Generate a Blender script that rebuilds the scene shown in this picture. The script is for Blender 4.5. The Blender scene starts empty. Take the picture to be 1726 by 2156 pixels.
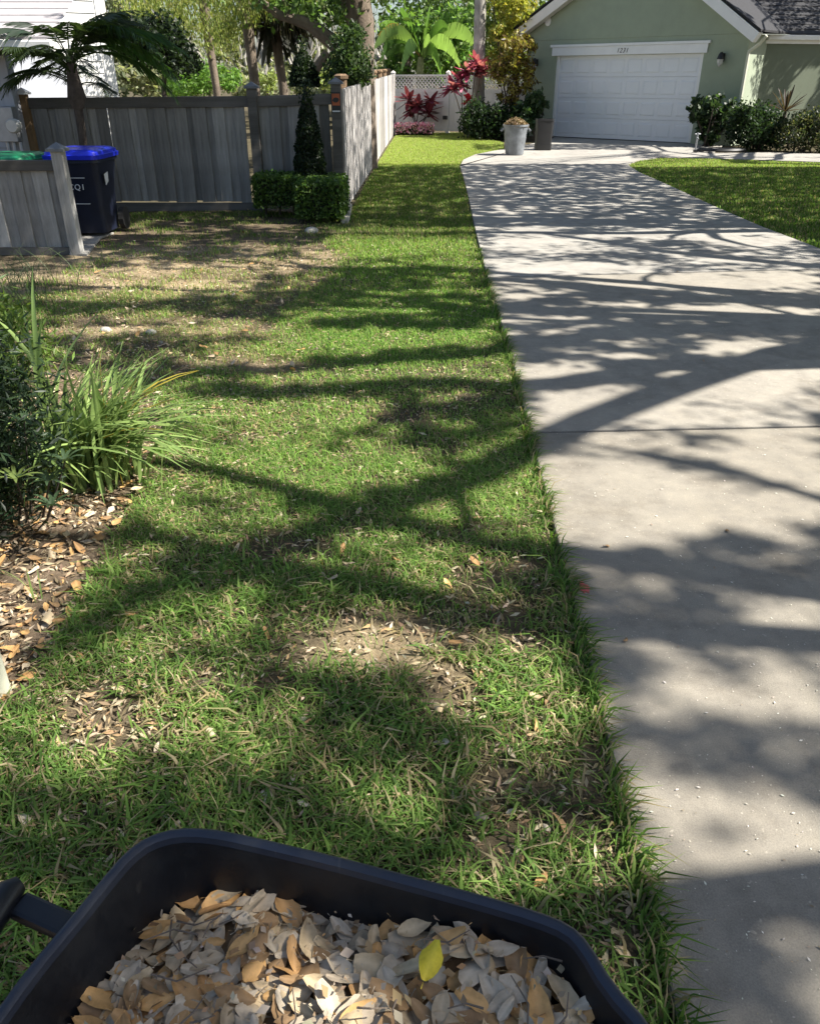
import bpy, bmesh, math, random
import numpy as np
from mathutils import Vector, Matrix, Euler
R = random.Random(7)
rng = np.random.default_rng(7)
scn = bpy.context.scene
COL = scn.collection

# ------------------------------------------------------------------ camera, light
FPX, HOR, EYE = 1660.0, 170.0, 1.6          # focal length / horizon in a 1726 x 2156 frame, eye height
TH = math.atan((1078 - HOR) / FPX); CT, ST = math.cos(TH), math.sin(TH)
cam_d = bpy.data.cameras.new('camera'); cam = bpy.data.objects.new('camera', cam_d); COL.objects.link(cam)
cam.location = (0, 0, EYE); cam.rotation_euler = (math.pi / 2 - TH, 0, 0)
cam_d.sensor_width = 36; cam_d.sensor_fit = 'AUTO'; cam_d.lens = FPX * 36 / 2156
cam_d.clip_start = 0.05; cam_d.clip_end = 600
scn.camera = cam
SUN_EL, SUN_AZ = math.radians(48), math.atan2(0.985, -0.17)      # azimuth from +Y towards +X
S = Vector((math.sin(SUN_AZ) * math.cos(SUN_EL), math.cos(SUN_AZ) * math.cos(SUN_EL), math.sin(SUN_EL)))
world = bpy.data.worlds.new('World'); scn.world = world; world.use_nodes = True
nt = world.node_tree
sky = nt.nodes.new('ShaderNodeTexSky'); sky.sky_type = 'NISHITA'; sky.sun_disc = False
sky.sun_elevation = SUN_EL; sky.sun_rotation = SUN_AZ; sky.air_density = 1.0; sky.dust_density = 1.5; sky.ozone_density = 1.0
bg = nt.nodes['Background']; bg.inputs['Strength'].default_value = 0.066
nt.links.new(sky.outputs[0], bg.inputs[0])
sl = bpy.data.lights.new('sun', 'SUN'); sl.energy = 5.0; sl.angle = math.radians(0.55); sl.color = (1.0, 0.95, 0.86)
so = bpy.data.objects.new('sun', sl); COL.objects.link(so)
so.rotation_euler = S.to_track_quat('Z', 'Y').to_euler(); so.location = (20, -4, 20)
scn.view_settings.view_transform = 'Standard'; scn.view_settings.look = 'None'
scn.view_settings.exposure = 1.3; scn.view_settings.gamma = 1.0; scn.view_settings.use_curve_mapping = False
scn.render.engine = 'CYCLES'
scn.cycles.max_bounces = 6; scn.cycles.transparent_max_bounces = 4

# ------------------------------------------------------------------ pixel <-> place
O = np.array([0.0, 0.0, EYE])
def ray(px, py):
    u = (px - 863) / FPX; v = (1078 - py) / FPX
    return np.array([u, CT + v * ST, v * CT - ST])
def P(px, py, z=0.0):
    d = ray(px, py); return O + d * ((z - EYE) / d[2])
def at(px, py, Y):
    d = ray(px, py); return O + d * (Y / d[1])
def proj(pts):
    q = np.asarray(pts, float) - O
    zc = q[:, 1] * CT - q[:, 2] * ST; yc = q[:, 1] * ST + q[:, 2] * CT
    zc = np.maximum(zc, 1e-3)
    return 863 + FPX * q[:, 0] / zc, 1078 - FPX * yc / zc
def poly_px(pts, z=0.0):
    return [tuple(P(x, y, z)[:2]) for x, y in pts]
def inside(poly, x, y):
    poly = np.asarray(poly, float); c = np.zeros(len(x), bool); j = len(poly) - 1
    for i in range(len(poly)):
        xi, yi = poly[i]; xj, yj = poly[j]
        if yi != yj:
            c ^= ((yi > y) != (yj > y)) & (x < (xj - xi) * (y - yi) / (yj - yi) + xi)
        j = i
    return c

# ------------------------------------------------------------------ materials
def _mat(name):
    m = bpy.data.materials.new(name); m.use_nodes = True
    n = m.node_tree.nodes; l = m.node_tree.links
    return m, n, l, n['Principled BSDF']
def _noise(n, l, scale, detail=6, rough=.6, stretch=None, vec='Object'):
    tc = n.new('ShaderNodeTexCoord'); src = tc.outputs[vec]
    if stretch:
        mp = n.new('ShaderNodeMapping'); mp.inputs['Scale'].default_value = stretch
        l.new(src, mp.inputs[0]); src = mp.outputs[0]
    t = n.new('ShaderNodeTexNoise'); t.inputs['Scale'].default_value = scale
    t.inputs['Detail'].default_value = detail; t.inputs['Roughness'].default_value = rough
    l.new(src, t.inputs['Vector']); return t.outputs['Fac']
def _ramp(n, l, src, stops):
    r = n.new('ShaderNodeValToRGB'); e = r.color_ramp.elements
    while len(e) < len(stops): e.new(.5)
    for k, (p, c) in enumerate(stops):
        e[k].position = p; e[k].color = (*c, 1)
    l.new(src, r.inputs[0]); return r.outputs[0]
def _mix(n, l, mode, fac, a, b):
    m = n.new('ShaderNodeMix'); m.data_type = 'RGBA'; m.blend_type = mode
    for k, s in ((0, fac), (6, a), (7, b)):
        if hasattr(s, 'links'): l.new(s, m.inputs[k])
        elif k == 0: m.inputs[0].default_value = s
        else: m.inputs[k].default_value = (*s, 1)
    return m.outputs[2]
def _bump(n, l, b, src, dist, strength=.6):
    bp = n.new('ShaderNodeBump'); bp.inputs['Distance'].default_value = dist; bp.inputs['Strength'].default_value = strength
    l.new(src, bp.inputs['Height']); l.new(bp.outputs[0], b.inputs['Normal'])
def simple(name, c, rough=.6, var=.15, scale=6, bump=.0, bscale=60, metal=0, spec=.5, stretch=None):
    m, n, l, b = _mat(name)
    f = _noise(n, l, scale, stretch=stretch)
    lo = tuple(x * (1 - var) for x in c); hi = tuple(min(1, x * (1 + var)) for x in c)
    l.new(_ramp(n, l, f, [(.3, lo), (.7, hi)]), b.inputs['Base Color'])
    b.inputs['Roughness'].default_value = rough; b.inputs['Metallic'].default_value = metal
    b.inputs['Specular IOR Level'].default_value = spec
    if bump: _bump(n, l, b, _noise(n, l, bscale), bump)
    return m
def wood(name, lo, hi, rand=.35, axis='z'):
    m, n, l, b = _mat(name)
    st = {'z': (1, 1, .06), 'x': (.06, 1, 1)}[axis]
    oi = n.new('ShaderNodeObjectInfo')
    f = _noise(n, l, 13, 8, .7, st); big = _noise(n, l, 1.7, 5, .6, (1, 1, .5) if axis == 'z' else (.5, 1, 1), 'Object')
    c = _ramp(n, l, f, [(.3, lo), (.72, hi)])
    c = _mix(n, l, 'MULTIPLY', 1.0, c, _ramp(n, l, oi.outputs['Random'], [(0, (1 - rand,) * 3), (1, (1 + rand * .35,) * 3)]))
    c = _mix(n, l, 'MULTIPLY', .75, c, _ramp(n, l, big, [(.32, (.52, .5, .47)), (.62, (1.08, 1.08, 1.08))]))
    l.new(c, b.inputs['Base Color']); b.inputs['Roughness'].default_value = .85; b.inputs['Specular IOR Level'].default_value = .25
    _bump(n, l, b, f, .004, .7)
    return m
def leafmat(name, transl=.42, rough=.45, spec=.35):
    m, n, l, b = _mat(name)
    a = n.new('ShaderNodeAttribute'); a.attribute_name = 'col'
    l.new(a.outputs['Color'], b.inputs['Base Color']); b.inputs['Roughness'].default_value = rough
    b.inputs['Specular IOR Level'].default_value = spec
    t = n.new('ShaderNodeBsdfTranslucent')
    l.new(_mix(n, l, 'MULTIPLY', 1.0, a.outputs['Color'], (1.5, 1.6, .8)), t.inputs[0])
    mx = n.new('ShaderNodeMixShader'); mx.inputs[0].default_value = transl
    l.new(b.outputs[0], mx.inputs[1]); l.new(t.outputs[0], mx.inputs[2])
    l.new(mx.outputs[0], n['Material Output'].inputs[0])
    return m
M = {}
M['leaf'] = leafmat('leaf_green'); M['blade'] = leafmat('grass_blade', .4, .62, .15)
M['petal'] = leafmat('petal', .25, .6, .2)
M['dead'] = leafmat('dead_matter', .12, .75, .2)
M['bark'] = simple('bark', (.16, .125, .095), .95, .4, 9, .02, 30, stretch=(1, 1, .35))
M['palebark'] = simple('pale_bark', (.3, .28, .25), .95, .4, 7, .015, 26, stretch=(1, 1, .5))
M['darkbark'] = simple('dark_bark', (.07, .055, .045), .95, .4, 12, .02, 30)
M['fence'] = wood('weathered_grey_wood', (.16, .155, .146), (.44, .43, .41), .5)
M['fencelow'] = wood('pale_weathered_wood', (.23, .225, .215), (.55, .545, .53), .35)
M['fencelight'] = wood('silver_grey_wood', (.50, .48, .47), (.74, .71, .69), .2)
M['rail'] = wood('weathered_rail', (.085, .08, .073), (.17, .162, .15), .2, 'x')
M['brownpost'] = wood('brown_post', (.17, .105, .055), (.36, .24, .13), .15)
M['cap'] = simple('post_cap', (.13, .14, .15), .6, .2, 12)
M['mossy'] = simple('mossy_post', (.2, .13, .075), .95, .45, 14, .01)
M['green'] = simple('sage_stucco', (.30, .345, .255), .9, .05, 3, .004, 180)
M['shadedgreen'] = simple('wing_stucco_shaded', (.15, .175, .125), .9, .05, 3, .004, 180)  # same sage paint, darkened so the colour carries the wing's shade
M['white'] = simple('white_paint', (.78, .78, .77), .5, .04, 3)
M['doorwhite'] = simple('door_white', (.74, .76, .79), .45, .03, 2)
M['vinyl'] = simple('cream_vinyl', (.72, .68, .63), .45, .05, 2)
M['shingle'] = simple('dark_shingle', (.016, .016, .02), .8, .5, 20, .01, 40)
M['bluegrey'] = simple('blue_grey_siding', (.36, .38, .43), .7, .08, 3)
M['roofgrey'] = simple('pale_roof', (.36, .34, .345), .8, .12, 6)
M['offwhite'] = simple('offwhite_siding', (.85, .84, .82), .6, .04, 2)
M['metal'] = simple('grey_metal', (.33, .34, .36), .45, .15, 8, metal=.6)
M['glass'] = simple('lamp_glass', (.5, .5, .48), .15, .1, 8)
M['black'] = simple('black_metal', (.015, .015, .016), .5, .2, 8)
def scuffed(name, c, dust):
    m, n, l, b = _mat(name)
    f = _noise(n, l, 7, 10, .78); s_ = _noise(n, l, 55, 4, .6, (1, .08, .3))
    k = _mix(n, l, 'MIX', _ramp(n, l, f, [(.5, (0, 0, 0)), (.78, (.55, .55, .55))]), c, dust)
    k = _mix(n, l, 'MIX', _ramp(n, l, s_, [(.66, (0, 0, 0)), (.74, (.5, .5, .5))]), k, tuple(x * 1.6 for x in dust))
    l.new(k, b.inputs['Base Color']); l.new(_ramp(n, l, f, [(.4, (.34,) * 3), (.7, (.7,) * 3)]), b.inputs['Roughness'])
    _bump(n, l, b, f, .002, .4); return m
M['rim'] = scuffed('rim_plastic_skylit', (.02, .026, .042), (.055, .055, .055))  # lighter bluish base: sky highlight on the rim put into its colour
M['blacktub'] = scuffed('black_plastic', (.005, .006, .009), (.028, .025, .021))
M['navy'] = simple('navy_plastic', (.008, .012, .03), .5, .2, 6)
M['blue'] = simple('blue_lid', (.012, .025, .5), .35, .1, 5)
M['greenlid'] = simple('green_lid', (.01, .17, .075), .4, .15, 5)
M['greybin'] = simple('grey_bin', (.17, .185, .205), .6, .4, 5, .002, 20)
M['charcoal'] = simple('charcoal_bin', (.014, .014, .016), .55, .2, 6)
M['print'] = simple('white_print', (.62, .64, .66), .6, .05, 4)
M['orange'] = simple('orange_plaque', (.36, .09, .03), .6, .1, 4)
M['cream'] = simple('cream_post', (.62, .62, .50), .6, .06, 4)
M['stone'] = simple('pale_stone', (.4, .38, .33), .9, .25, 18, .01, 40)
M['rubber'] = simple('rubber', (.02, .02, .02), .8, .2, 10)
M['redpaint'] = simple('red_paint', (.55, .12, .12), .9, .25, 60)
def concrete(name='driveway_concrete', tint=(1, 1, 1)):
    m, n, l, b = _mat(name)
    big = _noise(n, l, .9, 8, .65); mid = _noise(n, l, 9, 8, .7); fine = _noise(n, l, 220, 4, .7)
    c = _ramp(n, l, big, [(.3, (.30, .285, .262)), (.7, (.41, .392, .36))])
    c = _mix(n, l, 'MULTIPLY', .8, c, _ramp(n, l, mid, [(.3, (.78, .78, .79)), (.68, (1.1, 1.09, 1.06))]))
    c = _mix(n, l, 'MULTIPLY', .8, c, _ramp(n, l, fine, [(.3, (.72, .72, .72)), (.7, (1.16, 1.16, 1.15))]))
    tc = n.new('ShaderNodeTexCoord'); v = n.new('ShaderNodeTexVoronoi'); v.inputs['Scale'].default_value = 30
    wv = n.new('ShaderNodeVectorMath'); wv.operation = 'ADD'
    nz = n.new('ShaderNodeTexNoise'); nz.inputs['Scale'].default_value = 60
    l.new(tc.outputs['Object'], nz.inputs['Vector'])
    sc = n.new('ShaderNodeVectorMath'); sc.operation = 'SCALE'; sc.inputs[3].default_value = .03
    l.new(nz.outputs['Color'], sc.inputs[0]); l.new(tc.outputs['Object'], wv.inputs[0]); l.new(sc.outputs[0], wv.inputs[1])
    l.new(wv.outputs[0], v.inputs['Vector'])
    c = _mix(n, l, 'MIX', _ramp(n, l, v.outputs['Distance'], [(.05, (.55,) * 3), (.13, (0,) * 3)]), c, (.62, .59, .53))
    st = _noise(n, l, 2.6, 8, .75)
    c = _mix(n, l, 'MULTIPLY', .8, c, _ramp(n, l, st, [(.34, (.70, .68, .66)), (.5, (1, 1, 1)), (.7, (1.06, 1.04, 1.0))]))
    c = _mix(n, l, 'MULTIPLY', 1.0, c, tint)
    l.new(c, b.inputs['Base Color']); b.inputs['Roughness'].default_value = .86; b.inputs['Specular IOR Level'].default_value = .3
    _bump(n, l, b, fine, .003, .5)
    return m
M['concrete'] = concrete(); M['worn'] = concrete('worn_concrete', (.80, .765, .70)); M['worn2'] = concrete('mid_concrete', (.92, .89, .84))
def soil():
    m, n, l, b = _mat('soil')
    a = n.new('ShaderNodeAttribute'); a.attribute_name = 'col'
    f = _noise(n, l, 70, 8, .75); g = _noise(n, l, 7, 6, .6)
    c = _mix(n, l, 'MULTIPLY', .9, a.outputs['Color'], _ramp(n, l, f, [(.3, (.45, .42, .4)), (.7, (1.35, 1.33, 1.3))]))
    c = _mix(n, l, 'MULTIPLY', .7, c, _ramp(n, l, g, [(.35, (.65, .65, .62)), (.65, (1.2, 1.2, 1.2))]))
    l.new(c, b.inputs['Base Color']); b.inputs['Roughness'].default_value = .95; b.inputs['Specular IOR Level'].default_value = .15
    _bump(n, l, b, f, .012, .9)
    return m
M['soil'] = soil()
LEAFCOL = [(.46, .36, .235), (.54, .45, .33), (.47, .38, .27), (.44, .25, .10), (.31, .19, .09), (.56, .43, .26), (.58, .34, .13), (.50, .42, .31)]
def dryleaf(name, c):
    m, n, l, b = _mat(name)
    f = _noise(n, l, 60, 6, .7); oi = n.new('ShaderNodeObjectInfo')
    a = n.new('ShaderNodeAttribute'); a.attribute_name = 'rib'
    k = _ramp(n, l, f, [(.3, tuple(x * .72 for x in c)), (.7, tuple(x * 1.15 for x in c))])
    k = _mix(n, l, 'MULTIPLY', 1.0, k, _ramp(n, l, oi.outputs['Random'], [(0, (.72, .72, .72)), (1, (1.15, 1.15, 1.15))]))
    k = _mix(n, l, 'MIX', a.outputs['Fac'], k, tuple(min(1, x * 1.3 + .03) for x in c))
    l.new(k, b.inputs['Base Color']); b.inputs['Roughness'].default_value = .62; b.inputs['Specular IOR Level'].default_value = .35
    _bump(n, l, b, f, .0015, .6)
    return m
DRY = [dryleaf('dry_leaf_%d' % i, c) for i, c in enumerate(LEAFCOL)]
DRYYEL = dryleaf('yellow_leaf', (.62, .48, .03))

# ------------------------------------------------------------------ objects
def wloc(o):
    v = Vector((0, 0, 0))
    while o is not None:
        v += o.location; o = o.parent
    return v
def tag(o, label=None, cat=None, group=None, kind=None):
    if label: o['label'] = label
    if cat: o['category'] = cat
    if group: o['group'] = group
    if kind: o['kind'] = kind
    return o
def empty(name, loc, label=None, cat=None, group=None, kind=None):
    o = bpy.data.objects.new(name, None); COL.objects.link(o); o.location = Vector(loc); o.empty_display_size = .1
    return tag(o, label, cat, group, kind)
def link(name, me, parent=None, loc=(0, 0, 0), rot=(0, 0, 0), scale=(1, 1, 1), mat=None):
    """place shared mesh data; loc is a world position"""
    o = bpy.data.objects.new(name, me); COL.objects.link(o)
    o.location = Vector(loc) - (wloc(parent) if parent else Vector((0, 0, 0)))
    o.rotation_euler = rot; o.scale = scale; o.parent = parent
    if mat:
        o.material_slots[0].link = 'OBJECT'; o.material_slots[0].material = mat
    return o
class MB:
    def __init__(s, T=None): s.v = []; s.f = []; s.T = T
    def add(s, vs, fs):
        b = len(s.v)
        s.v += [tuple(s.T @ Vector(p)) if s.T else tuple(p) for p in vs]
        s.f += [tuple(b + i for i in f) for f in fs]; return s
    def box(s, x0, x1, y0, y1, z0, z1):
        return s.add([(x, y, z) for z in (z0, z1) for x, y in ((x0, y0), (x1, y0), (x1, y1), (x0, y1))],
                     [(3, 2, 1, 0), (4, 5, 6, 7), (0, 1, 5, 4), (1, 2, 6, 5), (2, 3, 7, 6), (3, 0, 4, 7)])
    def prism(s, poly, z0, z1):
        n = len(poly)
        return s.add([(x, y, z0) for x, y in poly] + [(x, y, z1) for x, y in poly],
                     [tuple(range(n))[::-1], tuple(range(n, 2 * n))] + [(i, (i + 1) % n, n + (i + 1) % n, n + i) for i in range(n)])
    def yprism(s, poly, y0, y1):      # poly in x,z
        n = len(poly)
        return s.add([(x, y0, z) for x, z in poly] + [(x, y1, z) for x, z in poly],
                     [tuple(range(n)), tuple(range(n, 2 * n))[::-1]] + [(i, n + i, n + (i + 1) % n, (i + 1) % n) for i in range(n)])
    def tube(s, pts, rad, n=8, cap=True):
        pts = [Vector(p) for p in pts]; vs = []; fs = []
        if not hasattr(rad, '__len__'): rad = [rad] * len(pts)
        ref = Vector((0, 0, 1)) if abs((pts[-1] - pts[0]).normalized().z) < .9 else Vector((1, 0, 0))
        for i, p in enumerate(pts):
            t = (pts[min(i + 1, len(pts) - 1)] - pts[max(i - 1, 0)]).normalized()
            a = t.cross(ref).normalized(); b = t.cross(a)
            for k in range(n):
                w = 2 * math.pi * k / n; vs.append(p + (a * math.cos(w) + b * math.sin(w)) * rad[i])
        for i in range(len(pts) - 1):
            for k in range(n):
                fs.append((i * n + k, i * n + (k + 1) % n, (i + 1) * n + (k + 1) % n, (i + 1) * n + k))
        if cap: fs += [tuple(range(n))[::-1], tuple(range((len(pts) - 1) * n, len(pts) * n))]
        return s.add(vs, fs)
    def loft(s, loops, cap0=True, cap1=True):
        n = len(loops[0]); vs = [p for L in loops for p in L]; fs = []
        for i in range(len(loops) - 1):
            for k in range(n): fs.append((i * n + k, i * n + (k + 1) % n, (i + 1) * n + (k + 1) % n, (i + 1) * n + k))
        if cap0: fs.append(tuple(range(n))[::-1])
        if cap1: fs.append(tuple(range((len(loops) - 1) * n, len(loops) * n)))
        return s.add(vs, fs)
    def mesh(s, name, mat, smooth=False, off=Vector((0, 0, 0))):
        me = bpy.data.meshes.new(name)
        me.from_pydata([tuple(Vector(p) - off) for p in s.v], [], s.f); me.update()
        bm = bmesh.new(); bm.from_mesh(me); bmesh.ops.recalc_face_normals(bm, faces=bm.faces[:]); bm.to_mesh(me); bm.free()
        if smooth:
            me.polygons.foreach_set('use_smooth', [True] * len(me.polygons))
            try: me.set_sharp_from_angle(angle=math.radians(40))
            except Exception: pass
        me.materials.append(mat); return me
    def build(s, name, mat, parent=None, smooth=False, bevel=0):
        w = wloc(parent) if parent else Vector((0, 0, 0))
        o = bpy.data.objects.new(name, s.mesh(name, mat, smooth, w)); COL.objects.link(o); o.parent = parent
        if bevel:
            b = o.modifiers.new('edge', 'BEVEL'); b.width = bevel; b.segments = 2; b.limit_method = 'ANGLE'
        return o
def rrect(w, d, r, z, n=5, cx=0, cy=0, rot=0):
    out = []
    for sx, sy, a0 in ((1, 1, 0), (-1, 1, 90), (-1, -1, 180), (1, -1, 270)):
        for k in range(n):
            a = math.radians(a0 + 90 * k / (n - 1))
            x = sx * (w / 2 - r) + r * math.cos(a); y = sy * (d / 2 - r) + r * math.sin(a)
            out.append((cx + x * math.cos(rot) - y * math.sin(rot), cy + x * math.sin(rot) + y * math.cos(rot), z))
    return out
def bulk(name, V, nper, tris, cols, mat, parent=None, kind=None):
    """many alike small pieces as one mesh: V (N,nper,3), tris list of index tuples, cols (N,3) or (N,nper,3)"""
    N = len(V); w = np.array(wloc(parent)) if parent else np.zeros(3)
    co = (V - w).reshape(-1, 3).astype(np.float32)
    ln = [len(t) for t in tris]; flat = np.concatenate([np.array(t) for t in tris])
    idx = (np.arange(N)[:, None] * nper + flat[None]).reshape(-1).astype(np.int32)
    st = np.concatenate([[0], np.cumsum(ln)[:-1]]); L = sum(ln)
    starts = (np.arange(N)[:, None] * L + st[None]).reshape(-1).astype(np.int32)
    me = bpy.data.meshes.new(name)
    me.vertices.add(len(co)); me.vertices.foreach_set('co', co.reshape(-1))
    me.loops.add(len(idx)); me.loops.foreach_set('vertex_index', idx)
    me.polygons.add(len(starts)); me.polygons.foreach_set('loop_start', starts)
    me.update(calc_edges=True)
    at_ = me.color_attributes.new('col', 'FLOAT_COLOR', 'POINT')
    c = np.asarray(cols, np.float32)
    if c.ndim == 2: c = np.repeat(c[:, None], nper, 1)
    rgba = np.ones((N * nper, 4), np.float32); rgba[:, :3] = c.reshape(-1, 3)
    at_.data.foreach_set('color', rgba.reshape(-1))
    me.materials.append(mat)
    o = bpy.data.objects.new(name, me); COL.objects.link(o); o.parent = parent
    if kind: o['kind'] = kind
    return o
def unit(v): return v / np.maximum(np.linalg.norm(v, axis=-1, keepdims=True), 1e-9)
def leafV(c, size, aspect=.5, d=None, up=.0, fold=.25):
    """diamond leaves (4 verts, 2 tris folded on the rib)"""
    N = len(c)
    if d is None: d = unit(rng.normal(size=(N, 3)))
    nrm = rng.normal(size=(N, 3)); nrm[:, 2] += up
    s = unit(np.cross(d, nrm)); n = np.cross(s, d)
    L = np.broadcast_to(np.asarray(size, float), (N,))[:, None] * rng.uniform(.7, 1.25, (N, 1)); W = L * aspect * .5
    b = c - d * L * .5; t = c + d * L * .5; m = c + d * L * .05
    return np.stack([b, m + s * W + n * W * fold, t, m - s * W + n * W * fold], 1)
LT = [(0, 1, 2), (0, 2, 3)]
def pal(N, cols, jit=.25):
    cols = np.asarray(cols, float); c = cols[rng.integers(0, len(cols), N)]
    return np.clip(c * rng.uniform(1 - jit, 1 + jit, (N, 1)) * rng.uniform(.93, 1.07, (N, 3)), 0, 1)
def crown_pts(c, rad, nclump, per, spread, hollow=.45):
    c = np.asarray(c, float); rad = np.asarray(rad, float)
    u = unit(rng.normal(size=(nclump, 3))) * (rng.uniform(hollow, 1, (nclump, 1)) ** .6)
    k = c + u * rad
    p = np.repeat(k, per, 0) + rng.normal(size=(nclump * per, 3)) * spread
    return p, k
def foliage(name, pts, size, cols, parent, aspect=.5, jit=.25, d=None, up=0., mat=None, kind=None):
    return bulk(name, leafV(pts, size, aspect, d, up), 4, LT, pal(len(pts), cols, jit), mat or M['leaf'], parent, kind)
def limb_path(a, b, sag=.0, n=6, wob=.08):
    a = Vector(a); b = Vector(b); L = (b - a).length; out = []
    for i in range(n + 1):
        t = i / n; p = a.lerp(b, t); p.z += sag * 4 * t * (1 - t)
        if 0 < i < n: p += Vector((R.uniform(-1, 1), R.uniform(-1, 1), R.uniform(-1, 1))) * wob * L * .5
        out.append(p)
    return out

# ------------------------------------------------------------------ painted maps (places on the ground, looked up through the survey pixel)
class Map:
    def __init__(s, v): s.g = np.full((364, 300), float(v))     # 6 px cells, offset 5
    yy, xx = np.mgrid[0:364, 0:300]; X = (xx - 5) * 6.0; Y = (yy - 1) * 6.0
    def ell(s, cx, cy, rx, ry, v, rot=0, soft=.35):
        a = math.radians(rot); dx = s.X - cx; dy = s.Y - cy
        u = (dx * math.cos(a) + dy * math.sin(a)) / rx; w = (-dx * math.sin(a) + dy * math.cos(a)) / ry
        k = np.clip((1 + soft - np.sqrt(u * u + w * w)) / (2 * soft), 0, 1)
        s.g = s.g * (1 - k) + v * k; return s
    def pol(s, pts, v):
        k = inside(pts, s.X.ravel(), s.Y.ravel()).reshape(s.X.shape)
        s.g = np.where(k, v, s.g); return s
    def __call__(s, px, py):
        i = np.clip(np.round(py / 6 + 1).astype(int), 0, 363); j = np.clip(np.round(px / 6 + 5).astype(int), 0, 299)
        return s.g[i, j]

def vnoise(x, y, sx, sy, seed):
    g_ = np.random.default_rng(seed).uniform(-1, 1, (64, 64)); u = x / sx + 500.3; v = y / sy + 500.7
    i = np.floor(u).astype(int); j = np.floor(v).astype(int); fu = u - i; fv = v - j
    fu = fu * fu * (3 - 2 * fu); fv = fv * fv * (3 - 2 * fv); G = lambda a, b: g_[a % 64, b % 64]
    return (G(i, j) * (1 - fu) + G(i + 1, j) * fu) * (1 - fv) + (G(i, j + 1) * (1 - fu) + G(i + 1, j + 1) * fu) * fv

# ================================================================== SETTING
DRIVE_L = [(1560, 2700), (1430, 2156), (1375, 1935), (1300, 1640), (1255, 1450), (1205, 1260), (1150, 1040), (1112, 900), (1075, 740), (1030, 600), (1000, 480), (985, 410), (975, 370), (968, 350), (975, 336), (1000, 325), (1035, 318), (1060, 314)]
DRIVE_R = [(1470, 303), (1440, 326), (1385, 331), (1340, 337), (1322, 347), (1345, 362), (1400, 386), (1500, 432), (1600, 475), (1726, 523)]
drive_far = [tuple(P(*p)[:2]) for p in ((1060, 314), (1160, 294), (1166, 288.5), (1462, 302.5))]
DL = poly_px(DRIVE_L); DR = poly_px(DRIVE_R)
DR = [(8.6, 24.4)] + DR[1:] + [(5.2, 7.9), (5.6, 5), (5.8, 2), (5.8, -3)]
DL = [(.45, -3)] + DL[1:]
drive = empty('driveway', (2.5, 5, 0), 'long pale concrete driveway cut into slabs, running up to the white garage door', kind='structure')
LAWN_L = poly_px([(0, 2156), (-40, 1500), (60, 1440), (120, 1330), (205, 1180), (285, 1030), (345, 900), (320, 830), (200, 790), (90, 745), (-60, 720), (-200, 640), (-120, 600), (120, 575), (225, 500), (240, 447), (550, 441), (700, 452), (740, 440), (790, 350), (836, 280), (985, 279), (1060, 300)]) 
LAWN_L = [(-1.2, -3), (-1.2, .9)] + LAWN_L[1:] + [tuple(p) for p in poly_px([(1060, 313)])] + DL[::-1][1:]
LAWN_R = poly_px([(1322, 347), (1345, 337), (1390, 331), (1470, 331), (1726, 341)]) + [(14, 19.3), (14, 7.9), (5.2, 7.9)] + DR[::-1][4:4 + 5]
LAWN_R = poly_px([(1322, 347), (1345, 337.5), (1390, 333), (1470, 333), (1726, 342)]) + [(14, 19.2), (14, 7.6), (5.6, 7.6)] + poly_px([(1726, 523), (1600, 475), (1500, 432), (1400, 386), (1345, 362)])

# colour of the bare earth under and between the grass
GREENISH, BROWN, TAN, MULCH = 0., 1., 2., 3.
xs = np.concatenate([[-160, -90, -50, -30, -18, -12], np.arange(-9, 12.01, .12), [15, 20, 30, 50, 90, 160]])
ys = np.concatenate([[-60, -20, -8, -3], np.arange(-1, 33.01, .12), [36, 40, 50, 70, 110, 200, 400]])
gx, gy = np.meshgrid(xs, ys)
pts = np.stack([gx.ravel(), gy.ravel(), np.zeros(gx.size)], 1)
pX, pY = proj(pts)
bare = Map(.12)
bare.pol([(-30, 480), (640, 450), (720, 560), (600, 640), (520, 740), (330, 800), (-30, 720)], .72)
for a in ((440, 485, 260, 36, .88), (300, 545, 220, 34, .93), (130, 590, 150, 26, .97), (560, 540, 150, 20, .9), (560, 470, 150, 16, .85), (420, 600, 160, 18, .6), (330, 690, 150, 14, .78), (600, 545, 110, 18, .92),
          (560, 760, 90, 20, .7), (290, 620, 200, 14, .55), (450, 700, 160, 50, .6), (200, 640, 80, 10, .45),
          (800, 1330, 170, 60, .62), (930, 1440, 70, 70, .8), (560, 1120, 70, 22, .3), (760, 1180, 110, 30, .4), (1060, 1220, 120, 70, .45), (1060, 1330, 110, 60, .5),
          (210, 1510, 110, 60, .75), (1050, 1640, 60, 40, .75), (1120, 1700, 110, 60, .55), (900, 1640, 50, 40, .6), (700, 1500, 60, 30, .35), (450, 1420, 60, 40, .4),
          (1245, 1585, 26, 70, .9), (640, 1640, 60, 50, .4), (1000, 1790, 90, 50, .55), (320, 1660, 60, 30, .4), (1310, 1990, 40, 80, .5)):
    bare.ell(*a)
nz_ = .7 * vnoise(pts[:, 0], pts[:, 1], .33, .25, 3) + .5 * vnoise(pts[:, 0], pts[:, 1], .13, .11, 4)
bareness = np.clip(bare(pX, pY) + .3 * nz_, 0, 1)
bed = ~inside(LAWN_L, pts[:, 0], pts[:, 1])
cB = np.array([.16, .125, .085]); cT = np.array([.46, .37, .235]); cG = np.array([.085, .075, .045]); cM = np.array([.17, .13, .092])
sandy = Map(0.)
for a in ((300, 545, 230, 30, .8), (130, 588, 170, 26, 1.), (560, 540, 160, 22, .8), (420, 600, 160, 18, .8), (330, 690, 190, 20, .6), (560, 760, 110, 20, .5), (820, 1340, 150, 50, .75), (930, 1440, 60, 60, .5), (1245, 1585, 26, 70, .35), (1050, 1640, 60, 40, .3), (60, 1420, 70, 50, .5)): sandy.ell(*a)
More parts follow.
